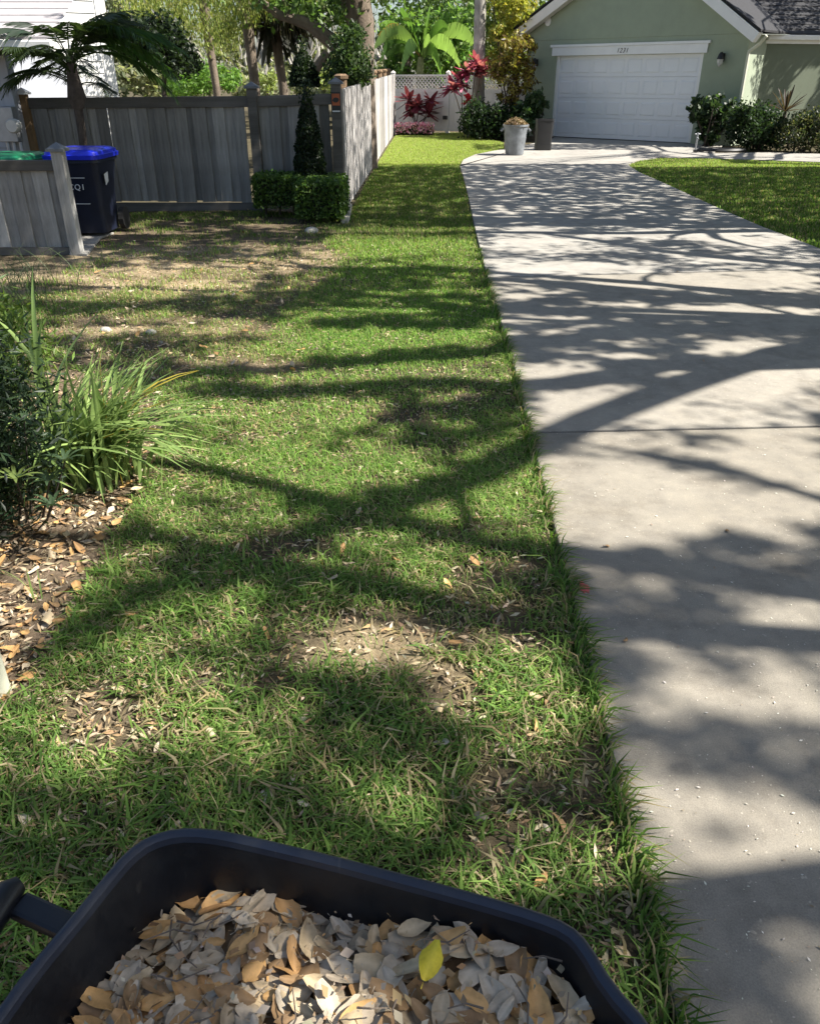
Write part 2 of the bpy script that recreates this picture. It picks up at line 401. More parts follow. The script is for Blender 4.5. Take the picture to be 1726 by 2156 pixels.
sd = np.clip(sandy(pX, pY) * (.62 + .75 * nz_), 0, .85)[:, None]
gc = cG * (1 - bareness[:, None]) + cB * bareness[:, None]
gc = gc * (1 - sd) + cT * sd
nearbed = bed & (pts[:, 0] < 0) & (pts[:, 1] < 6)
gc[nearbed] = cM
gz = -.028 + .006 * np.sin(gx.ravel() * 2.1 + 1) * np.sin(gy.ravel() * 1.7) + rng.normal(0, .003, gx.size)
ny, nx = gx.shape
ii = (np.arange(ny - 1)[:, None] * nx + np.arange(nx - 1)[None]).ravel()
me = bpy.data.meshes.new('ground')
me.from_pydata(np.stack([gx.ravel(), gy.ravel(), gz], 1).tolist(), [], np.stack([ii, ii + 1, ii + nx + 1, ii + nx], 1).tolist())
me.polygons.foreach_set('use_smooth', [True] * len(me.polygons))
ca = me.color_attributes.new('col', 'FLOAT_COLOR', 'POINT'); rgba = np.ones((len(pts), 4), np.float32); rgba[:, :3] = gc
ca.data.foreach_set('color', rgba.ravel()); me.materials.append(M['soil'])
ground = bpy.data.objects.new('ground', me); COL.objects.link(ground); tag(ground, kind='structure')

# driveway slabs, split at the joints seen in the photograph
def edge_at(line, y):
    for (x0, y0), (x1, y1) in zip(line, line[1:]):
        if min(y0, y1) <= y <= max(y0, y1) and y0 != y1: return x0 + (x1 - x0) * (y - y0) / (y1 - y0)
    return None
jl = [(P(1112, 911), P(1726, 898)), (P(1070, 582), P(1726, 566)), (P(992, 443), P(1540, 432)), (P(970, 348), P(1322, 346))]
def cutline(j):                       # y at the left and right border
    (a, b) = j; k = (b[1] - a[1]) / (b[0] - a[0])
    return lambda x: a[1] + k * (x - a[0])
def slab(poly, mt='concrete'):
    m = MB(); m.prism(poly, -.11, 0); return m.build('slab', M[mt], drive, bevel=.006)
g = .007
prev = -3.0; bounds = []
for j in jl:
    c = cutline(j)
    yl = c(edge_at(DL, j[0][1]) or 0.8); bounds.append((c, yl))
def side(line, lo, hi): return [p for p in line if lo < p[1] < hi]
DRs = DR[::-1]                        # now near to far
for k in range(4):
    hi = bounds[k][0]; lo = bounds[k - 1][0] if k else (lambda x: -3.0)
    g = .006 if k < 1 else .02
    def xl(c):
        y = c(.8)
        for _ in range(4): y = c(edge_at(DL, y) if edge_at(DL, y) is not None else .45)
        x = edge_at(DL, y); return (x if x is not None else .45, y)
    def xr(c):
        y = c(5.0)
        for _ in range(6):
            x = edge_at(DRs, y); y = c(x if x is not None else 5.6)
        x = edge_at(DRs, y); return (x if x is not None else 5.8, y)
    a = xl(lo); b = xr(lo); d = xl(hi); c = xr(hi)
    left = [p for p in DL if a[1] + .1 < p[1] < d[1] - .1]; right = [p for p in DRs if b[1] + .1 < p[1] < c[1] - .1]
    slab([(a[0], a[1] + g), (b[0], b[1] + g)] + right + [(c[0], c[1] - g), (d[0], d[1] - g)] + left[::-1], ('worn', 'worn2', 'concrete', 'concrete')[k])
d = (DL[13][0], DL[13][1]); 
apron = [(P(969, 348)[0], P(969, 348)[1] + g), (P(1322, 346)[0], P(1322, 346)[1] + g)] + poly_px([(1340, 337), (1385, 331), (1440, 326)]) + [(8.75, 24.5), (8.27, 25.1)] + [drive_far[2], drive_far[1]] + DL[::-1][:5]
slab(apron)
wk = MB(); wk.prism(poly_px([(1392, 331.2), (1441, 326.3)]) + [(8.8, 24.45)] + poly_px([(1500, 322), (1620, 321), (1726, 324)]) + [(14, 21.3), (14, 19.3)] + poly_px([(1726, 341), (1470, 332.2)]), -.1, .004)
tag(wk.build('walkway', M['concrete'], bevel=.005), 'pale concrete front walk between the right lawn and the dark hedge', kind='structure')

# ================================================================== GARAGE HOUSE
A = P(1170, 289); B = P(1458, 303); e = (B - A) / np.linalg.norm(B - A)
HT = Matrix.Translation(Vector(A)) @ Matrix.Rotation(math.atan2(e[1], e[0]), 4, 'Z')
house = empty('garage_house', A, 'sage green stucco house with a gable, white double garage door and dark roof', 'house')
def hb(): return MB(HT)
zt = 2.27
m = hb()                                            # front wall with the door opening
m.box(-1.30, -.22, 0, .2, 0, 2.70); m.box(4.52, 5.72, 0, .2, 0, 2.70); m.box(-.22, 4.52, 0, .2, zt, 2.70)
m.box(5.52, 5.72, .2, 7, 0, 2.7); m.box(-1.30, -1.1, .2, 9, 0, 2.7)
m.build('wall', M['green'], house)
m = hb(); m.yprism([(-1.30, 2.702), (5.72, 2.702), (5.72, 2.98), (2.35, 5.05), (-1.30, 3.10)], -.012, .2)
m.build('gable', M['green'], house)
m = hb(); m.box(-.22, -.12, .05, .19, .02, zt); m.box(4.42, 4.52, .05, .19, .02, zt); m.box(-.22, 4.52, .052, .19, zt - .012, zt - .002)
m.build('door_jamb', M['white'], house)
m = hb(); m.box(-.36, 4.62, -.05, -.002, 2.275, 2.50); m.box(-.42, 4.68, -.075, -.003, 2.502, 2.57)
m.build('door_header', M['white'], house, bevel=.004)
gd = hb(); gd.box(-.12, 4.42, .125, .165, .012, zt - .014)
gdoor = gd.build('garage_door', M['doorwhite'], house)
pm = MB(); w, h, t = .455, .36, .011
pm.add([(-w / 2, 0, -h / 2), (w / 2, 0, -h / 2), (w / 2, 0, h / 2), (-w / 2, 0, h / 2),
        (-w / 2 + .035, -t, -h / 2 + .035), (w / 2 - .035, -t, -h / 2 + .035), (w / 2 - .035, -t, h / 2 - .035), (-w / 2 + .035, -t, h / 2 - .035)],
       [(0, 1, 5, 4), (1, 2, 6, 5), (2, 3, 7, 6), (3, 0, 4, 7), (4, 5, 6, 7)])
pme = pm.mesh('panel', M['doorwhite'])
hang = math.atan2(e[1], e[0])
sm = hb()
for r in range(4):
    z0 = .02 + r * .5615
    sm.box(-.118, 4.418, .100, .124, z0, z0 + .553)
sec = sm.build('door_section', M['doorwhite'], house, bevel=.006)
for r in range(4):
    for c in range(8):
        p = HT @ Vector((.165 + c * .567, .0985, .30 + r * .5615))
        link('panel', pme, sec, p, (0, 0, hang))
m = hb(); m.box(-.118, 4.418, .1, .13, .003, .018); m.build('door_seal', M['rubber'], house)
# gable trim, eaves, roof
def rake(x0, z0, x1, z1, w=.26, y0=-.32, y1=-.06):
    L = math.hypot(x1 - x0, z1 - z0); nx_, nz_ = (z1 - z0) / L * w, -(x1 - x0) / L * w
    s = 1 if nz_ < 0 else -1
    m = hb(); m.yprism([(x0, z0), (x1, z1), (x1 + nx_ * s, z1 + nz_ * s), (x0 + nx_ * s, z0 + nz_ * s)], y0, y1)
    return m
AP = (2.35, 5.12)
rake(-1.62, 2.99, *AP).build('rake_board', M['vinyl'], house, bevel=.006)
rake(6.06, 2.70, *AP).build('rake_board', M['white'], house, bevel=.006)
m = hb()                                            # soffit boards below the overhang
m.add([(-1.6, -.06, 2.90), (AP[0], -.06, 5.03), (AP[0], .01, 5.03), (-1.6, .01, 2.90)], [(0, 1, 2, 3)])
m.build('soffit', M['white'], house)
m = hb()
for x0, z0 in ((-1.66, 3.01), (6.10, 2.72)):
    m.add([(x0, -.34, z0), (AP[0], -.34, AP[1] + .03), (AP[0], 9, AP[1] + .03), (x0, 9, z0), (x0, -.34, z0 + .05), (AP[0], -.34, AP[1] + .08), (AP[0], 9, AP[1] + .08), (x0, 9, z0 + .05)],
          [(0, 1, 2, 3), (4, 5, 6, 7), (0, 1, 5, 4), (3, 2, 6, 7), (0, 3, 7, 4)])
m.build('roof', M['shingle'], house)
# recessed entrance wing to the right of the garage
c0 = HT @ Vector((5.72, 1.3, 0)); wa = math.radians(14)
WT = Matrix.Translation(c0) @ Matrix.Rotation(wa, 4, 'Z')
m = MB(WT); m.box(.004, 7, 0, .2, 0, 2.58); m.build('wing_wall', M['shadedgreen'], house)
m = MB(WT); m.box(-.1, 7.2, -.06, -.01, 2.50, 2.70); m.build('fascia', M['white'], house)
m = MB(WT)
m.yprism([(0, 0)] * 0 or [(-.1, 2.58), (7.2, 2.58), (7.2, 2.71), (-.1, 2.71)], -.165, -.062); m.build('gutter', M['white'], house, bevel=.02)
roof = MB(WT); pitch = .62
for k in range(26):                                 # shingle courses, each lapping the one below
    y0 = -.15 + k * .2; z0 = 2.72 + (y0 + .15) * pitch
    roof.add([(-.5, y0, z0 + .022), (7.6, y0, z0 + .022), (7.6, y0 + .22, z0 + .2 * pitch + .012), (-.5, y0 + .22, z0 + .2 * pitch + .012), (-.5, y0, z0), (7.6, y0, z0)], [(0, 1, 2, 3), (4, 5, 1, 0)])
roof.build('shingle_roof', M['shingle'], house)
c5 = HT @ Vector((5.9, -.12, 2.55))
dsp = MB(); q0 = Vector(at(1613, 75, c5.y - .1)); q1 = HT @ Vector((5.765, -.03, 2.28)); q2 = HT @ Vector((5.765, -.03, .15))
dsp.tube([q0, q0 + (q1 - q0) * .35 + Vector((0, 0, -.05)), q1, q1 + (q2 - q1) * .08, q2], .045, 8)
dsp.build('downspout', M['cream'], house, smooth=True)
# wall lanterns
def lantern(a, z):
    base = HT @ Vector((a, 0, z))
    k = MB(HT); k.box(a - .05, a + .05, -.03, -.001, z - .1, z + .1)
    o = k.build('wall_lantern', M['black'], house, bevel=.01)
    k = MB(HT); k.tube([(a, -.03, z + .02), (a, -.1, z + .12), (a, -.17, z + .1)], .014, 6); k.build('bracket', M['black'], o)
    k = MB(HT)
    k.loft([[(a + r * math.cos(2 * math.pi * i / 8), -.17 + r * math.sin(2 * math.pi * i / 8), z + zz) for i in range(8)] for r, zz in ((.02, .12), (.06, .08), (.1, -.03), (.1, -.05))])
    k.build('lamp_hood', M['black'], o)
    k = MB(HT)
    k.loft([[(a + r * math.cos(2 * math.pi * i / 8), -.17 + r * math.sin(2 * math.pi * i / 8), z + zz) for i in range(8)] for r, zz in ((.085, -.05), (.075, -.13), (.045, -.2), (.01, -.23))])
    k.build('lamp_glass', M['glass'], o)
lantern(5.08, 2.16); lantern(-.92, 2.1)
k = hb(); k.loft([[(-.6 + r * math.cos(2 * math.pi * i / 14), -.012 - y, 3.2 + 1.25 * r * math.sin(2 * math.pi * i / 14)) for i in range(14)] for r, y in ((.1, 0), (.1, .03), (.075, .035), (.06, .02), (.02, .025))])
k.build('gable_vent', M['white'], house, smooth=True)
def text(s, name, size, loc, rot, mat, parent, shear=0.):
    cu = bpy.data.curves.new(name, 'FONT'); cu.body = s; cu.size = size; cu.extrude = .004; cu.shear = shear; cu.align_x = 'CENTER'; cu.space_character = 1.15
    o = bpy.data.objects.new(name, cu); COL.objects.link(o); o.data.materials.append(mat)
    bpy.context.view_layer.update()
    me = bpy.data.meshes.new_from_object(o.evaluated_get(bpy.context.evaluated_depsgraph_get())); bpy.data.objects.remove(o)
    return link(name, me, parent, loc, rot)
text('1231', 'house_number', .17, HT @ Vector((2.05, -.056, 2.325)), (math.pi / 2, 0, hang), M['black'], house, .25)

# ================================================================== FENCES
fl = P(240, 445); fc = P(715, 439)
FY = 11.95
def fz(px, py, Y=FY): return at(px, py, Y)[2]
def fx(px, py=300, Y=FY): return at(px, py, Y)[0]
fence = empty('board_fence', (-3.3, FY, 0), 'weathered grey board fence with capped posts, shaded, facing the left lawn', 'fence')
board_meshes = []
for i in range(5):
    w = .145 + .012 * i; m = MB(); zt_ = 1.36 + .012 * i
    prof = [(-w / 2, -.008), (-w / 2 + .006, -.011), (w / 2 - .006, -.011), (w / 2, -.008), (w / 2, .011), (-w / 2, .011)]
    a = R.uniform(-.006, .006)
    m.loft([[(x, y + a * math.sin(z * 3), z) for x, y in prof] for z in (0, .35, .7, 1.05, 1.4)])
    board_meshes.append(m.mesh('board', M['fence']))
PX = {'end': fx(62, 250), 'mid': fx(541, 300), 'cor': fx(712, 300)}
def run_boards(x0, x1, y, zb, zs, parent, pitch=.128, mat=None):
    x = x0 + .07; i = 0
    while x < x1 - .05:
        off = -.024 if i % 2 else .0
        link('board', R.choice(board_meshes), parent, (x, y + off, zb + R.uniform(-.01, .02)), (R.uniform(-.006, .006), R.uniform(-.012, .012), R.uniform(-.05, .05)), (1, 1, zs * R.uniform(.985, 1.01)), mat)
        x += pitch * R.uniform(.95, 1.1); i += 1
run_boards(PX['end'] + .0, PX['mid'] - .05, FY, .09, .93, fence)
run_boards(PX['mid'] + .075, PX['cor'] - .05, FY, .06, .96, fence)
for x0, x1, z0, z1 in ((PX['end'] + .045, PX['mid'] - .05, 1.40, 1.42), (PX['mid'] + .052, PX['cor'] - .05, 1.42, 1.45)):
    m = MB(); m.add([(x, y, z) for y in (FY - .06, FY + .05) for x, z in ((x0, z0 - .13), (x1, z1 - .13), (x1, z1), (x0, z0))], [(0, 1, 2, 3), (7, 6, 5, 4), (0, 4, 5, 1), (1, 5, 6, 2), (2, 6, 7, 3), (3, 7, 4, 0)])
    m.build('top_rail', M['rail'], fence, bevel=.005)
for x0, x1 in ((PX['end'] + .06, PX['mid'] - .05),):
    m = MB(); m.box(x0, x1, FY - .045, FY - .022, -.05, .085); m.build('kick_board', M['rail'], fence, bevel=.004)
def post(x, y, z, w, name, mat, parent, capmat, lab=None):
    m = MB(); m.box(x - w / 2, x + w / 2, y - w / 2, y + w / 2, -.06, z)
    p = m.build(name, mat, parent, bevel=.006)
    m = MB(); q = w / 2 + .03
    m.box(x - q, x + q, y - q, y + q, z, z + .025)
    m.add([(x - q + .004, y - q + .004, z + .0255), (x + q - .004, y - q + .004, z + .0255), (x + q - .004, y + q - .004, z + .0255), (x - q + .004, y + q - .004, z + .0255), (x, y, z + .085)], [(3, 2, 1, 0), (0, 1, 4), (1, 2, 4), (2, 3, 4), (3, 0, 4)])
    m.build('post_cap', capmat, p)
    if lab: p['label'] = lab
    return p
post(PX['end'], FY - .05, 1.44, .11, 'post', M['brownpost'], fence, M['white'], 'newer brown fence post with a shiny cap')
post(PX['mid'], FY - .055, 1.51, .125, 'post', M['rail'], fence, M['cap'])
cp = post(PX['cor'], FY - .03, 1.56, .13, 'post', M['rail'], fence, M['cap'])
# plaque on the corner post
px_ = PX['cor']; pq = FY - .03 - .065
m = MB(); m.box(px_ - .062, px_ + .062, pq - .012, pq - .002, 1.22, 1.47); pl = m.build('warning_plaque', M['black'], fence)
m = MB(); m.box(px_ - .052, px_ + .052, pq - .0145, pq - .0125, 1.31, 1.45); m.build('plaque_print', M['orange'], pl)
m = MB()
m.loft([[(px_ + r * math.cos(2 * math.pi * i / 9) * (1 + .2 * math.sin(3 * i)), y, 1.375 + .7 * r * math.sin(2 * math.pi * i / 9)) for i in range(9)] for r, y in ((.045, pq - .0147), (.043, pq - .016))]); m.build('plaque_figure', M['black'], pl)
m = MB(); m.box(px_ - .05, px_ + .05, pq - .0145, pq - .0125, 1.232, 1.25); m.build('plaque_strip', M['print'], pl)
# sunlit side fence running back to the vinyl gate
s0 = np.array([-.93, 12.0]); s1 = np.array([P(829, 280)[0], P(829, 280)[1]])
SL = np.linalg.norm(s1 - s0); sd_ = (s1 - s0) / SL; sa = math.atan2(sd_[1], sd_[0])
side_f = empty('side_fence', (s0[0], s0[1], 0), 'silvery sunlit board fence receding along the grass strip to the white gate', 'fence')
sb = []
for i in range(4):
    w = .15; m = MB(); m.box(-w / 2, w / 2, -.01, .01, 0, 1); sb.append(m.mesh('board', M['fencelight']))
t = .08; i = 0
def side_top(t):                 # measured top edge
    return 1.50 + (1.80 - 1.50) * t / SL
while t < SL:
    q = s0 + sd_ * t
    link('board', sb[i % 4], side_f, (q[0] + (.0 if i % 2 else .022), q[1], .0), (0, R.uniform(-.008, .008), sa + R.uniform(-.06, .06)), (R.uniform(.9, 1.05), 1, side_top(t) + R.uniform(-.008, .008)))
    t += .147 * R.uniform(.96, 1.08); i += 1
m = MB(); q = s1 + sd_ * .1; m.box(q[0] - .06, q[0] + .06, q[1] - .06, q[1] + .06, -.05, 1.84); m.build('post', M['fencelight'], side_f, bevel=.005)
for pxx, pyt in ((877, 160), (903, 157), (925, 155), (943, 153), (958, 151), (970, 149)):      # post heads behind the boards (photo zoom)
    pass
for t in np.linspace(1.6, SL - 1.2, 7):
    q = s0 + sd_ * t + np.array([-.14, 0]); zt_ = side_top(t)
    m = MB(); m.tube([(q[0], q[1], -.05), (q[0], q[1], zt_ + .10)], .085, 8); p = m.build('post', M['mossy'], side_f)
    m = MB(); m.tube([(q[0], q[1], zt_ + .101), (q[0], q[1], zt_ + .14), (q[0], q[1], zt_ + .165)], [.105, .11, .07], 8); m.build('post_cap', M['mossy'], p)
m = MB(); m.box(s0[0] - .26, s0[0] + .13, s0[1] - .55, s0[1] - .1, -.02, .035)
# low enclosure fence in front of the bins
LY = 8.72; lx = P(168, 528)[0]
low = empty('low_fence', (lx - .6, LY, 0), 'low weathered board screen with one capped post hiding the wheeled bins', 'fence')
lz = at(125, 333, LY)[2]
x = lx - .1; i = 0
for k in range(16):
    if x < lx - 1.9: break
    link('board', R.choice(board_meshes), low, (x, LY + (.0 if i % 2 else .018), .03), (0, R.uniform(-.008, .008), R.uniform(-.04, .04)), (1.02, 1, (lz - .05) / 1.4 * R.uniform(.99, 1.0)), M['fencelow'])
    x -= .135; i += 1
zr = at(60, 340, LY)[2]
m = MB(); m.box(lx - 2, lx - .055, LY - .05, LY + .055, zr - .085, zr + .012); m.build('top_rail', M['rail'], low, bevel=.005)
m = MB(); m.box(lx - 2, lx - .055, LY - .045, LY - .02, -.03, .05); m.build('kick_board', M['rail'], low)
post(lx, LY - .02, at(125, 318, LY)[2], .115, 'post', M['fencelow'], low, M['cap'])
# bins behind the screen
def roll_bin(x, y, rz, body, lidm, label, name, h=1.02):
    b = empty(name, (x, y, 0), label, 'wheeled bin', 'wheeled bins behind the low screen')
    T = Matrix.Translation((x, y, 0)) @ Matrix.Rotation(rz, 4, 'Z')
    m = MB(T); m.loft([rrect(.44, .50, .05, .03), rrect(.47, .54, .05, .45), rrect(.50, .60, .06, .62), rrect(.55, .70, .07, h - .09), rrect(.59, .74, .07, h - .085), rrect(.59, .74, .07, h - .05)])
    m.build('body', body, b, True)
    m = MB(T); m.loft([rrect(.63, .80, .08, h - .048), rrect(.64, .81, .08, h - .005), rrect(.60, .77, .08, h), rrect(.59, .75, .08, h + .03), rrect(.50, .66, .08, h + .05)])
    m.build('lid', lidm, b, True)
    m = MB(T); m.tube([(-.22, .42, h - .08), (.22, .42, h - .08)], .018, 8); m.build('handle', body, b, True)
    for s in (-1, 1):
        m = MB(T); m.tube([(s * .25, .26, .13), (s * .31, .26, .13)], .13, 14); m.build('wheel', M['rubber'], b)
    return b, T
bx, by = P(197, 493)[0] - .02, 9.95
hb_ = at(190, 335, 9.7)[2] + .05
bb, BT = roll_bin(bx, by, 0, M['navy'], M['blue'], 'navy wheeled bin with a bright blue lid against the grey fence', 'wheeled_bin', hb_)
roll_bin(bx - .72, by - .25, .0, M['navy'], M['greenlid'], 'wheeled bin with a green lid, mostly hidden by the low screen', 'wheeled_bin', hb_ - .04)
yf = -.372
for z, x0, x1 in ((.72 * hb_, -.2, .1), (.40 * hb_, -.06, .1)):
    yy_ = -.25 - .10 * max(0, (z - .45) / .5) - .012
    m = MB(BT); m.box(x0, x1, yy_ - .012, yy_, z, z + .008); m.build('print_line', M['print'], bb)
text('CCQ1', 'bin_lettering', .085, BT @ Vector((-.03, -.335, .585 * hb_)), (math.pi / 2 - .12, 0, 0), M['print'], bb, 0)
m = MB(BT); m.add([(.289, -.20, .76 * hb_), (.289, -.06, .78 * hb_), (.283, -.07, .66 * hb_), (.283, -.17, .62 * hb_)], [(0, 1, 2, 3)]); m.build('label_sticker', M['print'], bb)
m = MB(); m.prism(poly_px([(100, 528), (183, 534), (212, 498), (240, 488), (120, 484)]), -.08, -.005)
tag(m.build('paver_pad', M['concrete'], bevel=.004), 'small grey concrete pad under the wheeled bins', kind='structure')
# cream vinyl gate and panels at the end of the grass strip
gA = np.array([P(833, 279)[0] - .1, 31.4]); gB = HT @ Vector((-1.28, .45, 0))
gate = empty('vinyl_gate', (gA[0], gA[1], 0), 'cream vinyl gate with a lattice top at the end of the grass strip', 'gate')
GL = math.hypot(gB.x - gA[0], gB.y - gA[1]); GT = Matrix.Translation((gA[0], gA[1], 0)) @ Matrix.Rotation(math.atan2(gB.y - gA[1], gB.x - gA[0]), 4, 'Z')
zg = at(905, 157, 31.4)[2]
def gx_(px): return (at(px, 200, 31.3)[0] - gA[0]) * 1.0
brk = [0.02, gx_(952), gx_(1010), GL - .05]
for k in range(3):
    a, b = brk[k], brk[k + 1]
    for y_, z0_, z1_ in ((.03, .06, .16), (.03, zg - .54, zg - .44), (.04, zg - .06, zg)):
        m = MB(GT); m.box(a, b, -y_, y_, z0_, z1_); m.build('gate_rail', M['vinyl'], gate)
    n = max(2, int((b - a) / .22)); w = (b - a) / n
    for q in range(n):
        m = MB(GT); m.box(a + q * w + .004, a + (q + 1) * w - .004, -.018, .018, .162, zg - .542); m.build('panel', M['vinyl'], gate)
    m = MB(GT); s_ = .13; x = a - .4
    while x < b:
        for sg in (1, -1):
            x0, x1 = x, x + .38; z0, z1 = (zg - .44, zg - .06) if sg > 0 else (zg - .06, zg - .44)
            lo, hi = max(x0, a), min(x1, b)
            if hi - lo > .05:
                za = z0 + (z1 - z0) * (lo - x0) / .38; zb = z0 + (z1 - z0) * (hi - x0) / .38; y = .004 * sg
                m.add([(lo, y, za - .02), (hi, y, zb - .02), (hi, y, zb + .02), (lo, y, za + .02), (lo, y + .008, za - .02), (hi, y + .008, zb - .02), (hi, y + .008, zb + .02), (lo, y + .008, za + .02)],
                      [(0, 1, 2, 3), (7, 6, 5, 4), (0, 4, 5, 1), (3, 2, 6, 7)])
        x += s_
    m.build('lattice', M['vinyl'], gate)
for x in brk:
    m = MB(GT); m.box(x - .06, x + .06, -.06, .06, -.05, zg + .06); p = m.build('post', M['vinyl'], gate, bevel=.006)
    m = MB(GT); m.add([(x - .07, -.07, zg + .061), (x + .07, -.07, zg + .061), (x + .07, .07, zg + .061), (x - .07, .07, zg + .061), (x, 0, zg + .13)], [(3, 2, 1, 0), (0, 1, 4), (1, 2, 4), (2, 3, 4), (3, 0, 4)]); m.build('post_cap', M['vinyl'], p)
m = MB(GT); m.box(brk[1] - .14, brk[1] + .02, -.1, -.062, .42, .54); m.build('latch', M['black'], gate)

# ================================================================== NEIGHBOUR BUILDINGS
nb = empty('grey_house', (-5.3, 11.6, 0), 'corner of a grey sided house with meter box at the left edge', 'house')
nx1 = at(36, 240, 11.6)[0]; zw = at(30, 102, 11.5)[2]
m = MB(); m.box(nx1 - 3, nx1 - .03, 11.6, 11.86, 0, zw); m.box(nx1 - 3, nx1 - .9, 11.861, 16, 0, zw); m.build('wall', M['bluegrey'], nb)
sid = MB()
z = .02; ztop = zw - .02
while z < ztop - .02:
    link('siding_board', bpy.data.meshes.get('siding_board') or MB().add([(-3, 0, 0), (0, 0, 0), (0, .028, .17), (-3, .028, .17), (-3, .03, 0), (0, .03, 0)], [(0, 1, 2, 3), (4, 5, 1, 0), (1, 5, 2)]).mesh('siding_board', M['bluegrey']), nb, (nx1 - .035, 11.565, z))
    z += .16
m = MB(); m.box(nx1 - .09, nx1 + .03, 11.53, 11.595, 0, ztop); m.build('corner_trim', M['bluegrey'], nb)
ze = at(60, 95, 11.1)[2]
m = MB(); m.box(nx1 - 3, at(112, 95, 11.1)[0], 11.06, 11.18, ze - .055, ze + .055); m.build('gutter', M['offwhite'], nb, bevel=.02)
m = MB(); m.box(nx1 - 3, at(108, 95, 11.1)[0], 11.185, 11.56, ze - .03, ze - .005); m.build('soffit', M['offwhite'], nb)
rz_ = ze + .06
for k in range(7):
    y0 = 11.1 + k * .25; z0 = rz_ + k * .09
    m = MB(); xe = at(84, 60, 11.1)[0] + .1 - k * .02
    m.add([(nx1 - 3, y0, z0 + .03), (xe, y0, z0 + .03), (xe, y0 + .27, z0 + .115), (nx1 - 3, y0 + .27, z0 + .115), (nx1 - 3, y0, z0), (xe, y0, z0)], [(0, 1, 2, 3), (4, 5, 1, 0)])
    m.build('roof_course', M['roofgrey'], nb)
mx0 = at(28, 280, 11.3)[0]
m = MB(); m.box(mx0 - .26, mx0 + .02, 11.36, 11.52, at(20, 300, 11.3)[2], at(20, 225, 11.3)[2]); mb_ = m.build('meter_box', M['metal'], nb, bevel=.01)
zc = at(28, 265, 11.3)[2]
m = MB(); m.tube([(mx0 + .03, 11.355, zc), (mx0 + .03, 11.25, zc), (mx0 + .03, 11.23, zc)], [.085, .085, .07], 14); m.build('meter_dial', M['glass'], mb_, True)
for dx in (-.15, -.07, .02):
    m = MB(); m.tube([(mx0 + dx, 11.42, -.02), (mx0 + dx, 11.42, at(20, 300, 11.3)[2] - .002)], .028, 8); m.build('conduit', M['metal'], mb_, True)
wh = empty('white_house', (-11, 24, 0), 'bright white house wall glowing behind the pygmy palm', 'house')
wx0, wx1 = at(80, 150, 22)[0], at(234, 100, 22)[0]
WT2 = Matrix.Translation((wx1, 22, 0)) @ Matrix.Rotation(math.radians(28), 4, 'Z')
m = MB(WT2); m.box(-6.2, 0, 0, 6, 0, 5.2); m.build('wall', M['offwhite'], wh)
m = MB(WT2); m.box(-.22, .015, -.02, -.003, 0, 5.2); m.build('corner_trim', M['offwhite'], wh)
m = MB(WT2); m.box(-3.6, -2.5, -.03, -.004, 1.2, 2.6); wf = m.build('window', M['white'], wh)
m = MB(WT2); m.box(-3.5, -2.6, -.034, -.031, 1.3, 2.5); m.build('pane', M['glass'], wf)
z = .3
while z < 5:
    m = MB(WT2); m.add([(-6.2, -.018, z), (-.24, -.018, z), (-.24, -.002, z + .24), (-6.2, -.002, z + .24), (-6.2, -.002, z), (-.24, -.002, z)], [(0, 1, 2, 3), (4, 5, 1, 0)])
    m.build('siding_board', M['offwhite'], wh); z += .245
m = MB(WT2); m.box(-6.6, .4, -.5, 6.5, 5.21, 5.35); m.build('roof', M['shingle'], wh)

# ================================================================== OAKS THAT SHADE THE YARD (they stand right of the frame)
shade = Map(.62)
Lw = 900
shade.pol([(-30, 280), (1000, 280), (1000, 348), (700, 348), (-30, 430)], .05)
shade.pol([(-30, 280), (738, 280), (732, 430), (-30, 436)], .0)
shade.pol([(960, 316), (1330, 318), (1330, 345), (960, 345)], .05)
shade.pol([(1150, 280), (1480, 280), (1480, 318), (1150, 318)], .9)
shade.pol([(970, 346), (1330, 346), (1420, 400), (1560, 470), (990, 480)], .9)
shade.pol([(1320, 356), (1740, 350), (1740, 540), (1500, 440)], .95)
shade.pol([(1320, 333), (1740, 333), (1740, 354), (1320, 354)], .12)
shade.pol([(740, 350), (985, 350), (1000, 475), (720, 475)], .88)
shade.pol([(-30, 430), (730, 440), (720, 500), (240, 520), (-30, 520)], .93)
shade.pol([(1000, 480), (1560, 480), (1740, 540), (1740, 590), (1050, 590)], .48)
shade.pol([(690, 476), (1000, 476), (1020, 560), (680, 560)], .35)
shade.pol([(-30, 520), (690, 520), (690, 700), (-30, 740)], .55)
shade.pol([(690, 560), (1030, 560), (1060, 700), (640, 700)], .85)
shade.pol([(480, 690), (1060, 690), (1080, 770), (380, 770)], .3)
shade.pol([(330, 770), (1090, 770), (1120, 1000), (280, 1090)], .3)
shade.pol([(1040, 590), (1740, 580), (1740, 680), (1060, 680)], .45)
shade.pol([(1060, 680), (1740, 668), (1740, 760), (1090, 860)], .88)
shade.pol([(1090, 770), (1740, 760), (1740, 900), (1110, 900)], .35)
shade.pol([(1110, 900), (1740, 895), (1740, 1160), (1180, 1160)], .34)
shade.pol([(1180, 1160), (1740, 1130), (1740, 1430), (1240, 1430)], .66)
shade.pol([(1240, 1430), (1740, 1430), (1740, 1900), (1350, 1900)], .34)
shade.pol([(1350, 1880), (1740, 1880), (1740, 2200), (1400, 2200)], .8)
shade.pol([(-30, 1090), (1150, 1000), (1240, 1420), (-30, 1420)], .42)
shade.pol([(-30, 1420), (1250, 1420), (1400, 2200), (-30, 2200)], .56)
